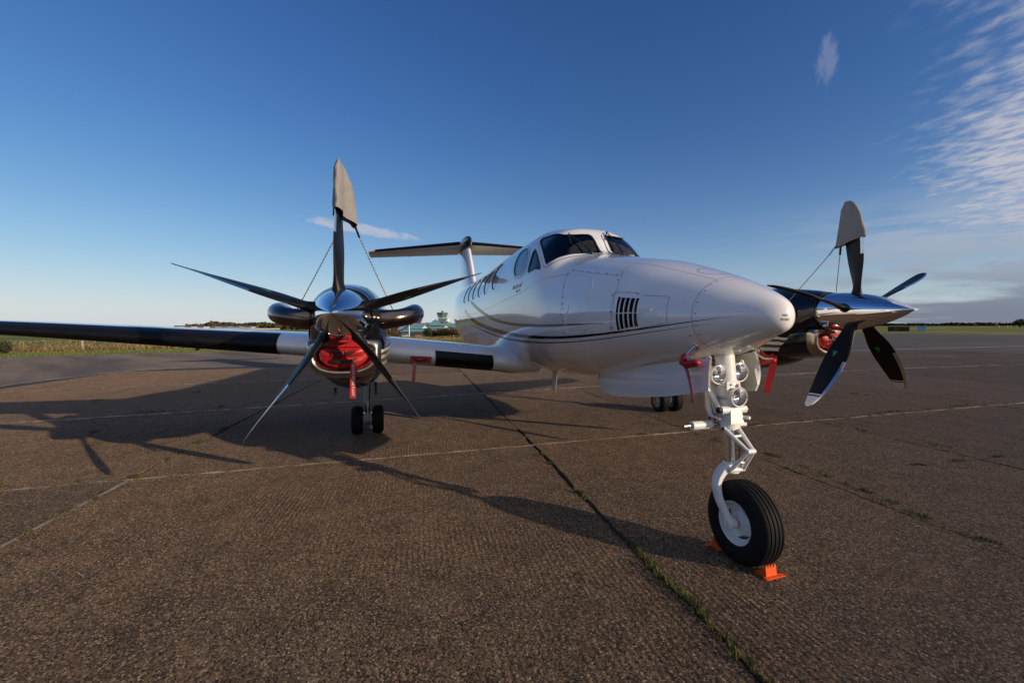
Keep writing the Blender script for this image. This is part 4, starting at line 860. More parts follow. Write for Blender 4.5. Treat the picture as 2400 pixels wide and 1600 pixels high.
# louvred vent with four vanes
for sgn in (0, 1):
    s_ = -1 if not sgn else 1
    f = (lambda p: p) if not sgn else mir
    mb = MB(); FU.band(mb, f([(-1.23, 159), (-.96, 158.5)]), f([(-1.23, 199), (-.95, 194)]), -.085, dark, 4); v_ = mb.build('air_vent', AC, fix=False)
    for k in range(5):
        x = -1.165+k*.047
        a_ = FU.S(np.array([x, x-.03]), np.array(f([(x, 160.4), (x, 160.4)]))[:, 1], 0)[:1]
        rows = []
        for t in np.linspace(160.2, 195.5-k*.9, 8):
            t2 = t if not sgn else 180-t
            bw = .004*(1+.5*math.sin((t-160)/36*math.pi)); rows.append([FU.S(np.array([x+bw]), np.array([t2]), .0015)[0], FU.S(np.array([x+.003]), np.array([t2]), -.005)[0], FU.S(np.array([x+.002]), np.array([t2]), -.009)[0], FU.S(np.array([x-.001]), np.array([t2]), -.009)[0], FU.S(np.array([x-.002]), np.array([t2]), -.005)[0], FU.S(np.array([x-bw]), np.array([t2]), .0015)[0]])
        if k < 4: mm = MB(); mm.grid(np.array(rows), white, cv=True); mm.build('vane', v_)
    mm = MB(); FU.ribbon(mm, f([(-1.21, 178.5), (-.98, 176.5)]), -.004, .004, -.006, white, False, 4); mm.build('cross_bar', v_)
    mm = MB(); FU.ribbon(mm, f([(-1.205, 161), (-.985, 160), (-.975, 192), (-1.205, 197)]), -.012, .012, .0015, white, True, 5); mm.build('vent_frame', v_)
    # shallow scoop ahead of the vent
    mm = MB(); FU.band(mm, f([(-.985, 160), (-.76, 157.5)]), f([(-.976, 191.5), (-.745, 187)]), .0008, white, 4); mm.build('vent_ramp', AC, fix=False)
# lettering
mb = MB()
P_ = FU.S(np.array([-.1530]), np.array([157.0]), .002)[0]; N_ = FU.N(np.array([-.1530]), np.array([157.0]))[0]
def on_skin(txt, size, mat, x, th, off=.003, rot=0.0, shear=0.0, sx=1.0):
    V, F = text_geo(txt, size); P0 = FU.S(np.array([x]), np.array([th]))[0]; N0 = FU.N(np.array([x]), np.array([th]))[0]
    ex = np.array([1., 0, 0])-N0*N0[0]; ex /= np.linalg.norm(ex); ey = np.cross(N0, ex); 
    if ey[2] < 0: ey = -ey; ex = -ex
    c_, s_ = math.cos(rot), math.sin(rot); e1, e2 = ex*c_+ey*s_, -ex*s_+ey*c_
    X_ = V[:, 0]*sx+V[:, 1]*shear; mb.add(P0+N0*off+X_[:, None]*e1+V[:, 1:2]*e2, F, mat)
on_skin('Beechcraft', .085, rtext, -3.349, 169.6, .0015, R(2), .25); on_skin('King Air', .055, seam, -3.299, 172.2, .0015, R(2), .35)
def face_text(txt, size, mat, c, n, sx=1.0):
    n = np.array(n, float); n /= np.linalg.norm(n); ex = np.cross([0, 0, 1.0], n); ex /= np.linalg.norm(ex); put_text(mb, txt, size, mat, np.array(c)+n*.004, ex, np.cross(n, ex), sx, size*.02)
# on the nose cap, facing forward
def nose_pt(y, z):
    ys = np.linspace(-.155, -.30, 200); best = None
    t = np.linspace(0, 360, 241); G = FU.S(*np.meshgrid(ys, t, indexing='ij')); d = (G[..., 1]-y)**2+(G[..., 2]-z)**2; k = np.unravel_index(d.argmin(), d.shape); 
    return G[k], FU.N(np.array([ys[k[0]]]), np.array([t[k[1]]]))[0]
def nose_x(y, z):
    lo, hi = np.full(len(y), -.60), np.full(len(y), FX[0]-1e-5)
    for _ in range(40):
        m_ = (lo+hi)/2; q_ = np.sqrt(FX[0]-m_); a_, b_, c_ = hermite(FU.q, FU.zt, q_), hermite(FU.q, FU.zb, q_), hermite(FU.q, FU.w, q_); zm_ = b_+.48*(a_-b_)
        f_ = (y/c_)**2+((z-zm_)/np.where(z > zm_, a_-zm_, zm_-b_))**2; ins = f_ < 1; lo = np.where(ins, m_, lo); hi = np.where(ins, hi, m_)
    return lo
for txt, dz in (('NO', .013), ('PUSH', -.013)):
    for bx_ in (0, .0009):
        V, F = text_geo(txt, .021); y_, z_ = V[:, 0]+bx_-.028, V[:, 1]+1.648+dz; mb.add(np.stack([nose_x(y_, z_)+.0008+bx_*.2, y_, z_], 1), F, btext)
mb.build('lettering', AC, False, fix=False)
# belly antenna blade, drains
mb = MB(); rows = []
for z, xl, xt in ((1.06, -3.86, -4.12), (.85, -3.92, -4.10), (.68, -3.96, -4.06)):
    a = np.linspace(0, 2*np.pi, 16, endpoint=False); rows.append(np.stack([(xl+xt)/2+(xl-xt)/2*np.cos(a), .018*np.sin(a)*(1 if z > .7 else .6), np.full(16, z)], 1))
mb.grid(np.array(rows), white, cv=True); mb.add(rows[-1], [tuple(range(16))], white); mb.build('belly_antenna', AC)
mb = MB(); mb.tube([(-2.35, -.12, 1.09), (-2.37, -.12, 1.045)], .010, seal, 8); mb.prism([(-2.0, -.1, 1.12), (-2.1, -.1, 1.09), (-2.16, -.1, 1.06), (-2.06, -.1, 1.09)], (0, .02, 0), steel); mb.build('drain_stub', AC)
# roof antenna fin further aft
mb = MB(); mb.prism([(-5.0, -.01, 2.80), (-5.25, -.01, 2.80), (-5.22, -.01, 2.95), (-5.15, -.01, 2.95)], (0, .02, 0), white); mb.build('roof_antenna', AC)

# ---- wings
def zw(y, side):
    z = np.interp(abs(y), [.6, .9, 2.26, 3.7, 6.2, 8.3], [1.085, 1.115, 1.255, 1.375, 1.56, 1.70]); return z+(.032*abs(y) if side > 0 else 0)
def naf(n=26, t=.15, m_=.02, p_=.3):
    b_ = np.linspace(0, np.pi, n); x = (1-np.cos(b_))/2; yt = 5*t*(.2969*np.sqrt(x)-.126*x-.3516*x**2+.2843*x**3-.1036*x**4); yc = np.where(x < p_, m_/p_**2*(2*p_*x-x**2), m_/(1-p_)**2*(1-2*p_+2*p_*x-x**2))
    return x, yc+yt, yc-yt
def wing_geo(y): 
    a = abs(y); xle = np.interp(a, [.5, 2.6, 8.3], [-4.12, -4.15, -4.62]); ch = np.interp(a, [.5, 2.6, 8.3], [2.18, 2.15, .95]); t = np.interp(a, [.5, 2.6, 8.3], [.178, .172, .12]); return xle, ch, t
def sect(y, side, off=0.0, lo=None):
    xle, ch, t = wing_geo(y); x, u, l = naf(30, t, .014)
    px = np.concatenate([x[::-1], x[1:]]); pz = np.concatenate([u[::-1], l[1:]])
    P = np.stack([xle-px*ch, np.full(len(px), float(y)), zw(y, side)+pz*ch], 1)
    if off:
        T = np.gradient(P, axis=0); n = np.stack([T[:, 2], np.zeros(len(P)), -T[:, 0]], 1); n /= np.linalg.norm(n, axis=1, keepdims=True)+1e-9
        if n[len(P)//2, 0] < 0: n = -n
        P = P+n*off
    return P
for side in (-1, 1):
    ys = np.concatenate([np.linspace(.3, 8.25, 60)])*side; mb = MB(); rows = [sect(y, side) for y in ys]
    c = sect(8.25*side, side); mid = c.mean(0)
    for k in (.6, .25): r_ = mid+(c-mid)*[1, 1, k]+[0, side*(.06 if k > .5 else .09), 0]; rows.append(r_)
    mb.grid(np.array(rows), white, cv=True); mb.add(rows[-1], [tuple(range(len(c)))], white); wing = mb.build('wing', AC)
    for (y0, y1, lo, hi) in ((.87, 1.68, 26, 36), (3.66, 8.1, 22, 37)):
        mb = MB(); rows = [sect(y*side, side, .005)[lo:hi] for y in np.linspace(y0, y1, 24)]; mb.grid(np.array(rows), boot); mb.build('deicer_boot', wing)
    # wing-root fillet
    mb = MB(); rows = []
    for k, y in enumerate(np.concatenate([[.2, .4], np.linspace(.56, .865, 10)])):
        f = (1-max(0, k-2)/9.0)**2.2; s_ = sect(y*side, side); mid = s_.mean(0); g = s_.copy(); g[:, 2] = mid[2]+(s_[:, 2]-mid[2])*(1+np.where(s_[:, 2] > mid[2], .55, .12)*f)+.01*f; g[:, 0] += f*.14*np.clip((s_[:, 0]-mid[0])/1.1, -.4, 1); rows.append(g)
    mb.grid(np.array(rows), white, cv=True); mb.build('root_fillet', wing)
    mb = MB()
    for y in (1.25, 1.05, 1.45, 1.6, 1.35): 
        for k, j in ((.0, 22), (.03, 21)): P_ = sect((y+k)*side, side, .003)[j]; mb.sphere(tuple(P_), .005, seal, 6)
    if side < 0:
        xle, ch, t_ = wing_geo(-1.22); P_ = sect(-1.20, side, .004); c_ = (P_[20]+P_[21])/2; ey = P_[20]-P_[22]; put_text(mb, 'NO', .022, btext, c_+ey/np.linalg.norm(ey)*-.010+[0, 0, .012], (0, 1, .07), -ey); put_text(mb, 'STEP', .022, btext, c_+[.012, 0, -.004], (0, 1, .07), -ey)
    mb.build('wing_screws', wing, False, fix=False)
    mb = MB(); mb.box((-5.6, 5.0*side, zw(5, side)-.12), (.04, .02, .12), seal); mb.box((-5.55, 5.0*side, zw(5, side)-.18), (.10, .015, .03), seal); mb.build('tie_down', wing)

# ---- fin and tailplane
def tail_sec(c, ch, t, axis, n=14):
    x, u, l = naf(n, t, 0.0); px = np.concatenate([x[::-1], x[1:]]); pz = np.concatenate([u[::-1], l[1:]])*ch
    P = np.zeros((len(px), 3)); P[:, 0] = c[0]-px*ch; P[:, 1] = c[1]; P[:, 2] = c[2]
    P[:, 1 if axis == 'v' else 2] += pz
    if axis == 'h': P[:, 2] -= px*ch*.11
    return P
FZ = np.array([(2.35, -9.3, 3.6, .05), (2.62, -10.0, 2.95, .09), (2.9, -10.36, 2.55, .12), (3.5, -10.85, 2.2, .125), (4.18, -11.45, 1.75, .13)])
mb = MB(); rows = [tail_sec((hermite(FZ[:, 0], FZ[:, 1], np.array([z]))[0], .05+(z-2.4)*.015, z), np.interp(z, FZ[:, 0], FZ[:, 2]), np.interp(z, FZ[:, 0], FZ[:, 3]), 'v') for z in np.linspace(2.35, 4.18, 16)]
mb.grid(np.array(rows), white, cv=True); fin = mb.build('fin', AC)
mb = MB()
for z in (4.00, 4.03): 
    r_ = tail_sec((hermite(FZ[:, 0], FZ[:, 1], np.array([z]))[0]+.004, .05+(z-2.4)*.015, z), np.interp(z, FZ[:, 0], FZ[:, 2])+.01, .137, 'v'); r2 = r_+[0, 0, .018]; mb.grid(np.stack([r_, r2], 0), black if z < 4.02 else gold, cv=True)
mb.build('fin_stripe', fin)
mb = MB(); rows = [tail_sec((hermite(FZ[:, 0], FZ[:, 1], np.array([min(z, 4.18)]))[0]+.006, .05+(z-2.4)*.015, z), 1.78, .14, 'v') for z in (4.055, 4.12, 4.2)]; mb.grid(np.array(rows), black, cv=True); mb.build('fin_cap', fin)
bu = Loft([-11.1, -11.2, -11.5, -12.0, -12.8, -13.4], [4.27, 4.34, 4.42, 4.46, 4.42, 4.30], [4.27, 4.20, 4.10, 4.06, 4.10, 4.26], [0, .06, .11, .13, .10, .01], yc=.08, nu=2.1, nl=2.1)
xx = -11.1-np.linspace(0, math.sqrt(2.3), 30)**2; G = bu.S(*np.meshgrid(xx, np.arange(0, 360, 15), indexing='ij')); mb = MB(); mb.grid(G, black, cv=True); mb.build('tail_bullet', AC)
for side in (-1, 1):
    zt_ = 3.985 if side < 0 else 4.30; rows = []
    for k in np.linspace(0, 1, 20): rows.append(tail_sec((-11.55-.80*k, side*(.04+2.80*k)+.04, 4.235+(zt_-4.235)*k), 1.45-.62*k, .11, 'h'))
    for k in (.5, .15): r_ = rows[19]; m_ = r_.mean(0); rows.append(m_+(r_-m_)*[1, 1, k]+[0, side*.03/k**.3, 0])
    mb = MB(); mb.grid(np.array(rows), white, cv=True); mb.add(rows[-1], [tuple(range(len(rows[0])))], white); tp = mb.build('tailplane', AC)
    mb = MB(); bt = []
    for r_ in rows[1:19]:
        q_ = r_[11:16]+[.006, 0, 0]; q_[:, 2] += np.sign(q_[:, 2]-r_[13, 2])*.004; bt.append(q_)
    mb.grid(np.array(bt), boot); mb.build('deicer_boot', tp)
    mb = MB()
    for k in (4, 7, 11, 14, 17): r_ = rows[k]; mb.tube([r_[0], r_[0]+[-.22, 0, -.01]], .004, seal, 5)
    mb.build('static_wick', tp)
mb = MB(); mb.tube([(-12.9, .0, 2.2), (-12.9, -.03, 2.05)], .02, seal, 6); mb.build('tail_ring', AC)

# ---- engines, propellers
FH = [(.05, .0), (.12, .05)]
def engine(side):
    yc = 2.66*side; zc = 1.69 if side < 0 else 1.765
    xs_ = np.array([-2.02, -2.06, -2.2, -2.45, -2.8, -3.3, -4.0, -4.8, -5.6, -6.4, -7.0]); 
    NA = Loft(xs_, zc+np.array([.235, .245, .275, .31, .345, .375, .39, .36, .28, .16, .02]), zc-np.array([.235, .26, .40, .60, .70, .76, .76, .70, .58, .36, .10]), np.array([.23, .245, .30, .345, .37, .385, .385, .36, .30, .20, .03]), yc=yc, nu=2.2, nl=2.25, mid=.55)
    NA.x0 = -2.02
    mb = MB(); xx = -2.02-np.linspace(0, math.sqrt(4.98), 70)**2; tt = np.arange(0, 360, 4); G = NA.S(*np.meshgrid(xx, tt, indexing='ij'))
    mb.grid(G, black, cv=True); mb.lathe([(0, .235), (0, 0)], (-2.03, yc, zc), (1, 0, 0), dark, 40)
    nac = mb.build('engine_nacelle', AC, label='gloss black engine nacelle on the '+('near' if side < 0 else 'far')+' wing')
    # chin intake
    zi = zc-.335; a = np.linspace(0, 2*np.pi, 56, endpoint=False)
    def ring(kx, kz, x, dz=0):   # kidney shaped: flat top dips under the spinner
        yy = .275*kx*np.sign(np.cos(a))*np.abs(np.cos(a))**.80; zz_ = np.where(np.sin(a) > 0, .115*kz*np.abs(np.sin(a))**.8, -.155*kz*np.abs(np.sin(a))**.9); zz_ = zz_+np.where(np.sin(a) > 0, .06*(np.abs(yy)/.27)**2, 0)
        return np.stack([np.full(56, x) if not hasattr(x, '__len__') else x, yc+yy, zi+dz+zz_], 1)
    mb = MB(); rows = []
    for t in np.linspace(-2.6, 2.9, 16): rows.append(ring(.92+.17*math.sin(t), .88+.32*math.sin(t), -2.04+.085*math.cos(t)))
    mb.grid(np.array(rows), lipm, cv=True); mb.build('intake_lip', nac)
    mb = MB(); mb.grid(np.array([ring(1.09, 1.18, -2.06), ring(1.08, 1.22, -2.2, -.01), ring(1.04, 1.35, -2.5, -.04), ring(.92, 1.4, -2.9, -.07), ring(.5, .8, -3.5, -.05)]), black, cv=True); mb.build('chin_cowl', nac)
    mb = MB(); mb.add(ring(.93, .9, -2.10), [tuple(range(56))], dark); mb.build('intake_duct', nac, False)
    # stripes along both flanks
    mb = MB(); z_ = zc-.285
    for sd in (-1, 1):
        for (d0, d1, mt) in ((.0, .030, white), (.030, .062, gold), (.062, .098, white), (.098, .135, gold), (.135, .175, white)):
            A, B = [], []
            for k, x in enumerate(np.linspace(-2.16, -6.0, 30)):
                rise = .10*((x+2.42)/3.58)**2*-1+.03*(-(x+2.42)); wd = 1+.25*(-(x+2.42))
                A.append((x, NA.th_z(x, z_+rise-d0*wd, sd))); B.append((x, NA.th_z(x, z_+rise-d1*wd, sd)))
            NA.band(mb, A, B, .006, mt, 3)
    mb.build('nacelle_stripe', nac, fix=False)
    # cowl seams and fasteners
    mb = MB(); NA.ribbon(mb, [(-2.5, t) for t in range(20, 161, 8)], -.002, .002, .0015, seam, False, 2)
    for x in (-2.1, -2.2, -2.3):
        for t in (55, 125): NA.disc(mb, x, t, .008, .002, steel, 8)
    NA.band(mb, [(-2.75, 68), (-2.70, 62)], [(-2.62, 66), (-2.66, 64)], .002, dark, 2); mb.build('cowl_fittings', nac, fix=False)
    # exhaust stacks
    for s_ in (-1, 1):
        pts = smoothpath([(-2.30, yc+s_*.22, zc-.02), (-2.27, yc+s_*.38, zc-.015), (-2.31, yc+s_*.50, zc+.005), (-2.46, yc+s_*.585, zc+.035), (-2.66, yc+s_*.62, zc+.05), (-2.85, yc+s_*.63, zc+.05)], 26)
        rad = np.interp(np.arange(26), [0, 7, 12, 18, 25], [.098, .082, .088, .095, .092]); mb = MB(); mb.tube(list(pts), list(rad), bronze, 28, False)
        mb.tube([pts[-1]+[.02, 0, 0], pts[-1]+[.021, 0, 0]], .085, dark, 20); mb.build('exhaust_stack', nac)
    for s_ in (-1, 1):
        mb = MB(); mb.tube([(-2.272, yc+s_*.355, zc-.016), (-2.271, yc+s_*.375, zc-.015)], .0875, hubm, 24); mb.build('exhaust_clamp', nac)
    # drains / strut doors under the nacelle
    mb = MB(); mb.tube([(-3.0, yc-.18, zc-.72), (-3.02, yc-.18, zc-.82)], [.016, .008], hubm, 8); mb.build('drain_mast', nac); mb = MB(); mb.tube([(-3.2, yc+.22, zc-.70), (-3.24, yc+.22, zc-.84)], [.016, .008], hubm, 8); mb.build('drain_mast', nac)
    # propeller
    pr_ = bpy.data.objects.new('propeller', None); COL.objects.link(pr_); pr_.parent = AC; pr_.location = (-1.70, yc, zc)
    mb = MB(); u = np.linspace(0, 1, 40)
    prof = [(-.325, .0), (-.325, .212)] + [(-.32+.865*t, .222*(1-t**2.15)**.86) for t in u]
    mb.lathe(prof, (0, 0, 0), (1, 0, 0), chrome, 72); sp2 = mb.build('spinner', pr_, ang=60)
    mb = MB(); mb.lathe([(-.33, .20), (-.345, .225), (-.325, .2275), (-.31, .2275)], (0, 0, 0), (1, 0, 0), steel, 60)
    mb.build('spinner_backplate', pr_)
    mb = MB()
    for k in range(10):
        an = R(36*k+18); r0 = .2215
        for dx in (-.285, -.30): mb.sphere((dx, r0*math.cos(an), r0*math.sin(an)), .004, seal, 6)
    mb.build('spinner_screws', pr_, False)
    base = 90.0 if side < 0 else 90+5.0
    for k in range(5):
        an = R(base+72*k); rad_ = np.array([0, math.cos(an), math.sin(an)]); tan = np.array([0, -math.sin(an), math.cos(an)])
        rs = np.array([.10, .17, .21, .26, .34, .45, .58, .72, .85, .96, 1.05, 1.11, 1.155, 1.18, 1.19])
        le = np.array([.060, .060, .060, .063, .075, .095, .109, .108, .094, .072, .045, .020, -.006, -.030, -.055])
        te = np.array([-.060, -.060, -.060, -.063, -.075, -.097, -.112, -.118, -.118, -.116, -.114, -.112, -.108, -.100, -.085])
        tk = np.array([.115, .105, .085, .062, .045, .034, .026, .020, .016, .013, .011, .010, .009, .008, .004])
        tw_ = np.radians(np.array([30, 30, 28, 26, 22, 18, 14, 10, 7, 4, 2, 1, 0, 0, 0])); rows = []; mf = []
        nn_ = 24; b2 = np.linspace(0, 2*np.pi, nn_, endpoint=False)
        for r, l, t, h, w_ in zip(rs, le, te, tk, tw_):
            cc = (l+t)/2; hc = (l-t)/2; cx = cc+hc*np.cos(b2); sharp = np.where(np.cos(b2) < 0, 1-.5*np.abs(np.cos(b2)), 1) if r > .22 else 1
            cz = h/2*np.sin(b2)*sharp; camber = .10*h*(1-np.cos(b2)**2)
            X_ = cx*math.cos(w_)-(cz+camber)*math.sin(w_); T_ = cx*math.sin(w_)+(cz+camber)*math.cos(w_)
            rows.append(np.array([1, 0, 0])*X_[:, None]+tan*T_[:, None]+rad_*r)
        rr = []; Rf = []
        # refine along the span so that bands have crisp edges
        fine = np.unique(np.concatenate([np.linspace(.10, 1.19, 46), [.62, 1.035, 1.05, 1.066, 1.082]])); rows = np.array(rows)
        RW = np.stack([np.stack([hermite(rs, rows[:, j, d], fine) for d in range(3)], -1) for j in range(nn_)], 1)
        for i in range(len(fine)-1):
            rm = (fine[i]+fine[i+1])/2; line = []
            for j in range(nn_):
                c_ = math.cos((b2[j]+math.pi/nn_)); m_ = bladem
                if rm > .62 and c_ > .68-.10*max(0, (rm-.8)): m_ = bladele
                elif (1.035 < rm < 1.05 or rm > 1.066) and math.sin(b2[j]+math.pi/nn_) < 0: m_ = white
                line.append(m_)
            Rf.append(line)
        mb = MB(); mb.grid(RW, bladem, cv=True, matf=Rf); mb.add(RW[-1], [tuple(range(nn_))], bladem)
        if k in (1, 2, 3, 4):
            p = RW[np.abs(fine-.50).argmin()]; q_ = RW[np.abs(fine-.585).argmin()]
            for j0, sg in ((8, 1), (16, -1)): mb.add([p[j0]+tan*.0015*sg, p[j0-2*sg]+tan*.0015*sg, q_[j0-sg]+tan*.0015*sg], [(0, 1, 2)], green)
        bl = mb.build('blade', pr_, ang=50)
    # main gear
    x0 = -5.09 if side < 0 else -5.35; ym = -2.61 if side < 0 else 2.82
    mg = bpy.data.objects.new('main_gear', None); COL.objects.link(mg); mg.parent = AC; mg.location = (x0, ym, 0)
    for s_ in (-1, 1):
        mb = MB(); yy = s_*.150
        prof = [(a_*.94, b_*.93) for a_, b_ in [(-.085, .13), (-.088, .16), (-.085, .195), (-.065, .222), (-.045, .229), (-.042, .225), (-.038, .225), (-.035, .2295), (-.005, .230), (-.003, .226), (.003, .226), (.005, .230), (.035, .2295), (.038, .225), (.042, .225), (.045, .229), (.065, .222), (.085, .195), (.088, .16), (.085, .13)]]
        mb.lathe(prof, (0, yy, .213), (0, 1, 0), tyre, 44); mb.build('tyre', mg)
        mb = MB()
        for f in (-1, 1):
            mb.lathe([(.080*f, .122), (.074*f, .117), (.045*f, .115), (.035*f, .07), (.055*f, .055), (.06*f, .035), (.06*f, 0)], (0, yy, .213), (0, 1, 0), mainw, 30)
            for k in range(8): a_ = k*math.pi/4; mb.sphere((.09*math.cos(a_), yy+.040*f, .213+.09*math.sin(a_)), .013, steel if k % 2 else dark, 8)
        mb.build('rim', mg)
    mb = MB(); mb.tube([(0, -.16, .228), (0, .16, .228)], .03, steel, 14); mb.box((0, 0, .25), (.09, .12, .13), steel)
    for s_ in (-1, 1):
        for k in range(6): mb.tube([(0, s_*(.05+.012*k), .228), (0, s_*(.055+.012*k), .228)], .095 if k % 2 else .08, steel if k % 2 else gearw, 20)
    mb.build('brake_pack', mg)
    mb = MB(); mb.tube([(0, 0, .28), (0, 0, .62)], .038, chrome, 16); mb.build('oleo_piston', mg)
    mb = MB(); mb.tube([(0, 0, .48), (0, 0, .52), (0, 0, .53), (0, 0, 1.15)], [.065, .065, .055, .06], mainw, 18); mb.tube([(-.01, 0, .62), (-.5, 0, 1.1)], .03, mainw, 10); mb.build('strut_cylinder', mg)
    mb = MB()
    for y in (-.035, .035): mb.tube([(-.06, y, .56), (-.17, y*.4, .42), (-.05, y, .30)], .012, gearw, 8)
    mb.tube([(.06, .03, .3), (.065, .03, .6), (.05, .05, .9)], .008, seal, 6); mb.build('torque_link', mg)
    return NA, nac, yc, zc
ENG = {s_: engine(s_) for s_ in (-1, 1)}

# ---- nose gear
ng = bpy.data.objects.new('nose_gear', None); COL.objects.link(ng); ng.parent = AC; ng.location = (0, 0, 0)
AXL = np.array([-.48, 0, .278])
mb = MB()
prof = [(-.055, .136), (-.078, .145), (-.088, .175), (-.090, .205), (-.084, .235), (-.070, .262), (-.058, .270)]
for g in (-.045, -.015, .015, .045): prof += [(g-.0055, .2745-abs(g)*.08), (g-.004, .268-abs(g)*.08), (g+.004, .268-abs(g)*.08), (g+.0055, .2745-abs(g)*.08)]
prof += [(.058, .270), (.070, .262), (.084, .235), (.090, .205), (.088, .175), (.078, .145), (.055, .136)]
mb.lathe(prof, AXL, (0, 1, 0), tyre, 90); mb.build('tyre', ng, ang=30)
mb = MB()
for f in (-1, 1): mb.lathe([(.074*f, .150), (.076*f, .140), (.066*f, .131), (.030*f, .122), (.022*f, .085), (.036*f, .072), (.040*f, .045), (.055*f, .038), (.055*f, .0)], AXL, (0, 1, 0), gearw, 60)
mb.build('rim', ng)
mb = MB()
for f in (-1, 1):
    for k in range(3):
        a = np.linspace(R(120*k+20), R(120*k+88), 12); o_ = [(AXL[0]+.108*math.cos(t), AXL[1]+f*.0265, AXL[2]+.108*math.sin(t)) for t in a]; i_ = [(AXL[0]+(.108-.022*math.sin(math.pi*n_/11))*math.cos(t), AXL[1]+f*.0275, AXL[2]+(.108-.022*math.sin(math.pi*n_/11))*math.sin(t)) for n_, t in enumerate(a)]
        mb.grid(np.stack([np.array(o_), np.array(i_)], 1)+[0, f*.0035, 0], lining)
mb.build('rim_slots', ng, fix=False)
mb = MB()
for k in range(3): a = R(120*k-25); mb.sphere((AXL[0]+.115*math.cos(a), -.034, AXL[2]+.115*math.sin(a)), .008, steel, 8)
mb.lathe([(-.056, .020), (-.060, .014), (-.060, 0)], AXL, (0, 1, 0), steel, 16); mb.build('hub_bolts', ng)
# fork
def bar(mb, pts, w_, t_, mat, n=24):
    """flat bar along a path: width in x-z plane normal, thickness along y"""
    p = smoothpath(pts, n); T = np.gradient(p, axis=0); T /= np.linalg.norm(T, axis=1, keepdims=True); rows = []
    for i in range(n):
        ww = np.interp(i/(n-1), np.linspace(0, 1, len(w_)), w_); tt = np.interp(i/(n-1), np.linspace(0, 1, len(t_)), t_)
        nrm = np.cross(T[i], [0, 1.0, 0]); nrm /= np.linalg.norm(nrm); bn = np.cross(T[i], nrm)
        rows.append([p[i]+nrm*ww*a+bn*tt*b2 for a, b2 in ((-.5, -.35), (-.35, -.5), (.35, -.5), (.5, -.35), (.5, .35), (.35, .5), (-.35, .5), (-.5, .35))])
    P_ = np.array(rows); mb.grid(P_, mat, cv=True); mb.add(P_[0], [tuple(range(8))[::-1]], mat); mb.add(P_[-1], [tuple(range(8))], mat)
mb = MB()
for f in (-1,):
    bar(mb, [(-.60, f*.01, .625), (-.595, f*.075, .60), (-.585, f*.128, .53), (-.563, f*.135, .44), (-.525, f*.118, .35), (-.482, f*.108, .280)], [.10, .085, .068, .06, .055, .05], [.06, .045, .035, .035, .035, .04], gearw)
    mb.lathe([(f*.075, .036), (f*.130, .036), (f*.134, .028), (f*.134, .018), (f*.12, .017), (f*.12, 0)], AXL, (0, 1, 0), gearw, 24)
mb.lathe([(0, .0), (0, .060), (.05, .058), (.07, .046)], (-.603, 0, .59), (.03/.3, 0, 1), gearw, 28)
mb.build('fork', ng)
mb = MB(); mb.tube([(-.598, 0, .62), (-.622, 0, .90)], .037, chrome, 28); mb.build('oleo_piston', ng)
mb = MB(); mb.tube([(-.618, 0, .885), (-.621, 0, .93)], [.062, .062], gearw, 24)
mb.tube([(-.62, 0, .93), (-.628, 0, 1.0), (-.64, 0, 1.12), (-.68, 0, 1.42)], [.050, .056, .066, .068], gearw, 26)
mb.box((-.62, 0, .975), (.16, .11, .09), gearw, taper=.8); mb.build('strut_cylinder', ng)
mb = MB()
for f in (-1, 1): 
    mb.tube([(-.60, f*.055, .885), (-.425, f*.022, .775)], [.017, .011], gearw, 8); mb.tube([(-.425, f*.022, .765), (-.545, f*.05, .612)], [.011, .016], gearw, 8)
mb.tube([(-.60, -.065, .885), (-.60, .065, .885)], .018, gearw, 12); mb.tube([(-.545, -.06, .612), (-.545, .06, .612)], .017, gearw, 12); mb.tube([(-.425, -.03, .770), (-.425, .03, .770)], .017, gearw, 12)
mb.tube([(-.54, -.035, .845), (-.54, .035, .845)], .009, gearw, 8); mb.tube([(-.50, -.034, .675), (-.50, .034, .675)], .008, gearw, 8)
mb.tube([(-.60, -.068, .885), (-.60, -.072, .885)], .013, seal, 10); mb.tube([(-.545, -.062, .612), (-.545, -.066, .612)], .010, steel, 10)
mb.build('torque_link', ng)
mb = MB(); mb.tube([(-.69, -.10, .90), (-.69, -.255, .90)], .031, gearw, 20); mb.tube([(-.69, -.10, .90), (-.69, -.088, .90)], [.033, .026], gearw, 20); mb.tube([(-.69, -.255, .90), (-.69, -.32, .90)], .013, steel, 12); mb.tube([(-.69, -.09, .90), (-.66, .02, .91)], .012, steel, 10)
mb.box((-.60, .05, .915), (.05, .12, .022), gearw); mb.tube([(-.66, 0, .905), (-.60, .03, .905)], .020, hubm, 10); mb.build('shimmy_damper', ng)
mb = MB(); mb.tube([(-.585, -.105, 1.02), (-.585, .085, 1.02)], .027, gearw, 18); mb.tube([(-.585, -.105, 1.02), (-.585, -.125, 1.02)], .024, seal, 6); mb.tube([(-.585, .085, 1.02), (-.585, .105, 1.02)], .026, gearw, 6)
mb.tube([(-.61, -.09, 1.02), (-.78, -.16, 1.34)], [.018, .016], gearw, 10); mb.tube([(-.61, .07, 1.02), (-.80, .15, 1.34)], [.018, .016], gearw, 10)
mb.prism([(-.64, -.10, .985), (-.64, -.02, .985), (-.72, -.02, 1.30), (-.72, -.13, 1.30)], (-.012, 0, 0), gearw); mb.build('drag_brace', ng)
mb = MB(); mb.tube([(-.76, -.075, 1.32), (-.72, -.085, 1.02), (-.70, -.08, .96)], [.022, .030, .022], gearw, 12); mb.tube([(-.70, -.09, .965), (-.60, -.09, .955)], .010, gearw, 8); mb.tube([(-.60, .06, .965), (-.52, .08, .97)], .012, gearw, 8); mb.tube([(-.71, -.09, .96), (-.71, -.09, .925)], .008, hubm, 6)
mb.tube([(-.70, -.02, 1.2), (-.60, .0, 1.16), (-.58, .02, 1.1)], .005, seal, 6); mb.build('retract_actuator', ng)
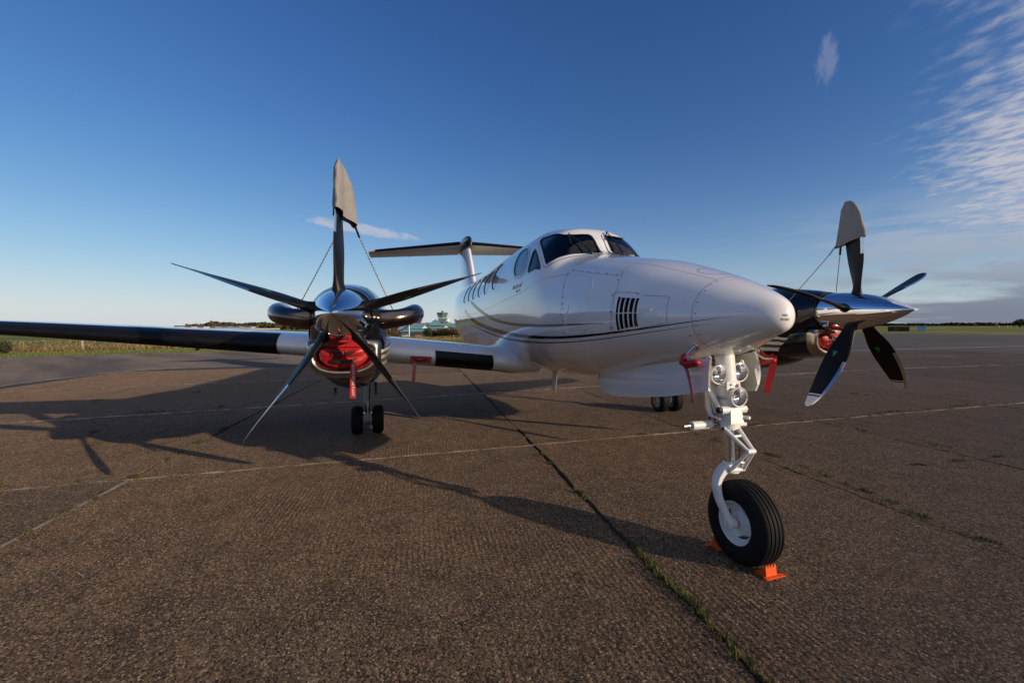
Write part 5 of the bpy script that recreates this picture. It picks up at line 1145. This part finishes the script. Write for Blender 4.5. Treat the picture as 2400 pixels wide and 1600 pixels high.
mb = MB(); mb.box((-.568, .0, .957), (.004, .055, .026), seal); mb.box((-.5655, 0, .963), (.002, .042, .004), wtext); mb.box((-.5655, -.01, .952), (.002, .02, .004), wtext); mb.build('data_plate', ng, False, fix=False)
mb = MB(); mb.prism([(-.585, -.06, 1.14), (-.585, .05, 1.14), (-.585, .05, 1.215), (-.585, -.06, 1.215)], (.008, 0, 0), gearw)
for y, z in ((-.03, 1.165), (-.03, 1.195), (.015, 1.185)): mb.tube([(-.577, y, z), (-.572, y, z)], .006, seal, 8)
mb.tube([(-.575, .03, 1.20), (-.56, .045, 1.15), (-.575, .05, 1.12)], .009, gearw, 8); mb.tube([(-.66, -.13, 1.31), (-.62, -.11, 1.28)], .014, gearw, 8); mb.tube([(-.64, .12, 1.35), (-.60, .09, 1.32)], .014, gearw, 8); mb.build('lamp_bracket', ng)
for (x, y, z, r) in ((-.615, -.092, 1.262, .067), (-.615, .082, 1.275, .067), (-.545, .012, 1.112, .067)):
    mb = MB(); n_ = (1, -.02, -.02)
    mb.lathe([(-.085, .012), (-.08, r*.62), (-.045, r*.92), (-.01, r), (.004, r*1.03), (.008, r*.99), (.004, r*.90)], (x, y, z), n_, gearw, 36)
    mb.lathe([(.004, r*.90), (.0, r*.86), (-.014, r*.66), (-.024, r*.40), (-.029, r*.18), (-.03, 0)], (x, y, z), n_, lens, 32)
    mb.sphere((x-.014, y, z), .010, chrome, 10); mb.lathe([(.004, r*.9), (.009, r*.6), (.011, .0)], (x, y, z), n_, clearp, 28)
    mb.build('landing_light', ng)
for pts, r_ in (([(-.70, -.06, 1.36), (-.70, -.085, 1.2), (-.685, -.085, 1.05), (-.67, -.075, .93)], .006), ([(-.64, .05, 1.20), (-.60, .075, 1.10), (-.60, .07, 1.0), (-.605, .058, .90), (-.57, .05, .80), (-.585, .05, .64)], .0055)):
    mb = MB(); mb.tube(list(smoothpath(pts, 24)), r_, seal, 7); mb.build('hose', ng)
for z in (1.10, 1.19):
    mb = MB(); mb.lathe([(-.008, .0705), (-.008, .074), (.008, .074), (.008, .0705)], (-.64-(z-1.12)*.13, 0, z), (.13, 0, -1), steel, 24); mb.build('clamp', ng)
# nose gear bay and doors
mb = MB(); xb_ = np.linspace(-.615, -1.96, 20); rows = []
for x in xb_:
    L0, R0 = FU.S(np.array([x, x]), np.array([252., 288.]), -.002); rows.append([L0, [x, L0[1], L0[2]+.18], [x, R0[1], R0[2]+.18], R0])
mb.grid(np.array(rows), lining)
for r_ in (rows[0], rows[-1]): mb.add([tuple(q_) for q_ in r_], [(0, 1, 2, 3)], lining)
mb.build('gear_bay', AC, False)
def door_mesh(side, prof, name):
    mb = MB(); rows = []
    for (x, zt_, zb_, bow) in prof:
        k = np.linspace(0, 1, 8); z = zt_+(zb_-zt_)*k; y = side*(.235+bow*np.sin(k*math.pi*.75)); rows.append(np.stack([np.full(8, x)+ (k-.0)*0, y, z], 1))
    P_ = np.array(rows); Q_ = P_-[0, side*.016, 0]; n0, n1 = P_.shape[:2]
    mb.grid(P_, white); mb.grid(Q_[:, ::-1], gearw)
    for e0, e1 in ((P_[0], Q_[0]), (P_[-1], Q_[-1]), (P_[:, 0], Q_[:, 0]), (P_[:, -1], Q_[:, -1])): mb.grid(np.stack([e0, e1], 1), white)
    return mb.build(name, AC)
door_mesh(-1, [(-.575, 1.40, 1.30, .006), (-.555, 1.40, 1.22, .010), (-.535, 1.39, 1.165, .014), (-.75, 1.36, 1.115, .02), (-1.0, 1.32, 1.06, .022), (-1.47, 1.25, .985, .022), (-1.82, 1.20, .950, .02), (-1.98, 1.17, .958, .015), (-2.08, 1.15, .985, .01), (-2.13, 1.13, 1.03, .004)], 'nose_gear_door')
door_mesh(1, [(-.645, 1.42, 1.28, .03), (-.63, 1.42, 1.18, .045), (-.66, 1.41, 1.13, .055), (-.9, 1.36, 1.09, .055), (-1.3, 1.28, 1.03, .05), (-1.8, 1.20, .97, .045), (-2.1, 1.15, 1.02, .02)], 'nose_gear_door')

# pitot masts
for s_ in (-1, 1):
    mb = MB(); b0 = np.array([-.66, s_*.262, 1.462]); mb.lathe([(-.01, .036), (.006, .034), (.008, .02)], b0, (0, s_*.75, -.66), steel, 20)
    mb.tube([b0, b0+[-.015, s_*.035, -.045], b0+[-.02, s_*.05, -.075], b0+[.03, s_*.055, -.10], b0+[.09, s_*.055, -.10]], [.020, .018, .016, .012, .010], steel, 12); mb.build('pitot_mast', AC)

# ================================================================ things that hang on the aeroplane
def strip_frame(pts, n=40):
    p = smoothpath(pts, n); T = np.gradient(p, axis=0); T /= np.linalg.norm(T, axis=1, keepdims=True); return p, T
def streamer(parent, pts, w_, across, txt='REMOVE BEFORE FLIGHT', flip=1, tw=0.0, size=None, w1=None):
    n = 48; p, T = strip_frame(pts, n); ac = np.array(across, float); ac /= np.linalg.norm(ac); A = []
    for i in range(n):
        a = ac-T[i]*(ac@T[i]); a /= np.linalg.norm(a); c_, s_ = math.cos(tw*i/n), math.sin(tw*i/n); b2 = np.cross(T[i], a); A.append(a*c_+b2*s_)
    A = np.array(A); N = np.cross(A, T); ww = np.linspace(w_, w1 or w_, n)[:, None]; mb = MB()
    mb.grid(np.stack([p-A*ww/2+N*.0012, p+A*ww/2+N*.0012, p+A*ww/2-N*.0012, p-A*ww/2-N*.0012], 1), redst, cv=True)
    if not txt: return mb.build('streamer', parent, False, fix=False)
    V, F = text_geo(txt, 1.0); L = np.linalg.norm(np.diff(p, axis=0), axis=1).sum(); ln = V[:, 0].max()-V[:, 0].min(); hh = (w_+(w1 or w_))/2*.62
    u = (V[:, 0]-V[:, 0].min())/ln*.84+.10; v_ = -V[:, 1]*hh*1.0; idx = u*(n-1); i0 = np.clip(idx.astype(int), 0, n-2); f = (idx-i0)[:, None]
    for sg in (1, -1):
        uu = u if sg*flip > 0 else u; P_ = p[i0]*(1-f)+p[i0+1]*f; AA = A[i0]*(1-f)+A[i0+1]*f; NN = N[i0]*(1-f)+N[i0+1]*f
        mb.add(P_+AA*(v_*sg*flip)[:, None]+NN*.002*sg, F, wtext)
    return mb.build('streamer', parent, False, fix=False)
# engine inlet covers
for side in (-1, 1):
    NA, nac, yc, zc = ENG[side]; zi = zc-.335
    cv = thing('intake_cover', 'red padded cover marked N630P in the air intake of the '+('engine nearest the camera' if side < 0 else 'engine beyond the nose'), 'intake cover', 'red engine intake covers', loc=(-2.0, yc, zi))
    a = np.linspace(0, 2*np.pi, 44, endpoint=False); rows = []
    for k, (kx, x) in enumerate(((1, -.10), (1, -.01), (.985, .012), (.94, .034), (.80, .048), (.5, .056), (.2, .060), (.0, .060))):
        yy = .195*kx*np.sign(np.cos(a))*np.abs(np.cos(a))**.78; z_ = np.where(np.sin(a) > 0,   .085*kx*np.abs(np.sin(a))**.8, -.100*kx*np.abs(np.sin(a))**.85)+.03*(np.abs(yy)/.24)**2
        rows.append(np.stack([np.full(44, x)+.010*np.sin(a*5+k)*(kx*(1-kx))*4+.006*np.sin(3*a)*(kx < .95), yy, z_], 1))
    mb = MB(); mb.grid(np.array(rows), red, cv=True); mb.build('cover_pad', cv)
    if side < 0:
        mb = MB(); mb.box((.01, .0, .108), (.07, .26, .05), red); mb.build('cover_upper_flap', cv)
    mb = MB(); put_text(mb, 'N630P', .066, btext, (.084, 0, .028), (0, 1, 0), (0, 0, 1), 1.0, .004); mb.build('lettering', cv, False, fix=False)
    mb = MB(); p = smoothpath([(.060, -.105, -.028), (.085, -.06, -.034), (.096, .0, -.040), (.09, .06, -.030), (.062, .105, -.018)], 20); mb.grid(np.stack([p+[0, 0, .012], p-[0, 0, .012]], 1), strapm); mb.build('handle', cv, fix=False)
    if side < 0: streamer(cv, [(.075, .075, -.03), (.095, .078, -.10), (.10, .076, -.20), (.10, .074, -.34)], .046, (0, 1, 0))
    else: streamer(cv, [(.07, -.06, -.06), (.09, -.03, -.10), (.10, .02, -.16), (.10, .075, -.24)], .042, (0, .8, .6))
# red plugs in the ends of the exhausts
for side in (-1, 1):
    NA, nac, yc, zc = ENG[side]
    for s_ in (-1, 1):
        mb = MB(); mb.lathe([(0, .0), (0, .080), (-.05, .088), (-.06, .07), (-.06, 0)], (0, 0, 0), (1, 0, 0), red, 20); mb.sphere((-.05, s_*.05, -.06), (.03, .035, .03), red, 10)
        mb.build('exhaust_plug', None, label=('red plug in the outboard' if s_*side > 0 else 'red plug in the inboard')+' exhaust stack of the '+('near engine' if side < 0 else 'far engine'), cat='exhaust plug', group='red exhaust plugs', loc=(-2.86, yc+s_*.63, zc+.05))
# small red tag behind the near spinner
# wing inlet plug
wp = thing('wing_inlet_plug', 'flat red plug with black handle on the wing leading edge beside the fuselage', 'inlet plug', loc=(-4.13, -1.875, 1.17))
mb = MB(); rt_ = Matrix.Rotation(R(-4), 3, 'X')
for k, (sx, sy, sz) in enumerate(((.03, .27, .085), (.036, .255, .07))): mb.box((.0, 0, 0), (sx, sy, sz), red if k else seal, rt_)
mb.build('pad', wp, False)
mb = MB(); p = smoothpath([(.02, -.10, .012), (.035, -.05, -.012), (.04, .0, -.02), (.035, .05, -.004), (.02, .09, -.006)], 16); mb.grid(np.stack([p+[0, 0, .012], p-[0, 0, .010]], 1), strapm); mb.build('handle', wp, fix=False)
streamer(wp, [(.025, -.085, -.02), (.035, -.09, -.10), (.035, -.098, -.18), (.03, -.105, -.285)], .04, (0, 1, 0))
# pitot covers
for s_ in (-1, 1):
    b0 = np.array([-.66, s_*.262, 1.462])
    pc = thing('pitot_cover', 'red pitot cover with '+('dark crimson sleeve on the camera side of the nose' if s_ < 0 else 'bright red streamer hanging beyond the nose wheel strut'), 'pitot cover', 'red pitot covers', loc=tuple(b0))
    mb = MB(); mb.tube([(-.022, s_*.044, -.058), (-.034, s_*.052, -.085), (-.036, s_*.056, -.115), (.0, s_*.058, -.128), (.08, s_*.056, -.112), (.108, s_*.055, -.105), (.116, s_*.055, -.103), (.119, s_*.055, -.102)], [r__*(1 if s_ < 0 else .72) for r__ in (.026, .036, .040, .034, .030, .026, .017, .004)], red, 16, flat=(1, .8)); mb.build('sleeve', pc)
    if s_ < 0: streamer(pc, [(-.03, -.055, -.125), (-.005, -.058, -.16), (.03, -.055, -.25), (.055, -.05, -.38)], .048, (1, -.25, .1), w1=.03)
    else: 
        streamer(pc, [(-.01, .045, -.05), (.01, .065, -.085), (.04, .085, -.095), (.07, .10, -.075)], .042, (.2, -.3, .9), txt=None)
        streamer(pc, [(.06, .098, -.075), (.055, .10, -.14), (.035, .095, -.24), (.015, .085, -.35)], .044, (.6, .75, 0), txt=None)
# propeller restraints
for side in (-1, 1):
    NA, nac, yc, zc = ENG[side]
    pb = thing('propeller_restraint', 'grey canvas boot and ropes tying the upright blade of the '+('near propeller' if side < 0 else 'far propeller'), 'propeller tie', 'grey propeller restraints', loc=(-1.70, yc, zc))
    tlt = 0.0 if side < 0 else -.0875
    mb = MB(); rows = []
    for (r, l, t, h) in ((.80, .118, -.215, .044), (.86, .112, -.205, .044), (.95, .097, -.172, .042), (1.05, .076, -.150, .040), (1.12, .050, -.132, .032), (1.17, .016, -.112, .022), (1.205, -.025, -.085, .008)):
        a = np.linspace(0, 2*np.pi, 28, endpoint=False); cx = (l+t)/2+(l-t)/2*np.cos(a); sl_ = (1 if side < 0 else 1)
        y = h*np.sin(a)*(.85+.15*np.cos(a))+.006*np.sin(9*r*6+cx*40)+((.055+.05*(1.2-r)/.4)*np.clip((-.02-cx)/.12, 0, 1)**1.2*np.clip((1.215-r)/.07, 0, 1) if side < 0 else .0); z = r+(-.085*np.clip((.12-cx)/.33, 0, 1) if r < .87 else 0)
        rows.append(np.stack([cx, y+tlt*r, z*np.ones(28)], 1))
    mb.grid(np.array(rows), canvas, cv=True); mb.add(rows[-1], [tuple(range(28))], canvas); mb.build('canvas_boot', pb)
    for s_, fx in ((-1, -.19), (1, -.19)):
        e0 = np.array([fx+ (.0 if s_ < 0 else .03), s_*.012+tlt*.8+(.085 if side < 0 and s_ > 0 else .02 if side < 0 else 0), .735]); e3 = np.array([-.58, s_*.40, .075]); d = (e3-e0)/np.linalg.norm(e3-e0); e1 = e0+d*.115
        mb = MB(); mb.tube([e0+[0, 0, .02], e1], .011, strapm, 8, flat=(1, .5)); mb.build('strap', pb)
        mb = MB(); mb.tube([e1, e1*.5+e3*.5+[0, 0, -.004], e3, e3+[-.02, s_*.06, -.10], e3+[-.06, s_*.05, -.19]], .0042, rope, 7); mb.build('rope', pb)
# chocks
for k, (x, s_, lab) in enumerate(((-.300, 1, 'orange plastic chock in front of the nose wheel'), (-.70, -1, 'orange plastic chock behind the nose wheel'))):
    ck = thing('wheel_chock', lab, 'chock', 'orange nose wheel chocks', loc=(x, .03 if s_ > 0 else .0, 0.004), rotz=R(4) if s_ > 0 else math.pi)
    ck.scale = (.85, .85, .85)
    mb = MB(); mb.box((-.02, 0, .005), (.10, .13, .010), orange); mb.box((.040, .015, .004), (.035, .19, .008), orange); mb.build('base_plate', ck, False)
    mb = MB(); mb.box((.018, 0, .038), (.012, .105, .058), orange, Matrix.Rotation(R(-8), 3, 'Y')); mb.build('upright_face', ck, False)
    for j in range(4):
        mb = MB(); mb.box((.013, -.042+.028*j, .0745), (.012, .016, .018), orange, Matrix.Rotation(R(-8), 3, 'Y')); mb.build('tooth', ck, False)
    for y in (-.045, 0, .045):
        mb = MB(); mb.prism([(.012, y-.004, .010), (-.065, y-.004, .010), (.008, y-.004, .062)], (0, .008, 0), orange); mb.build('rib', ck, False)
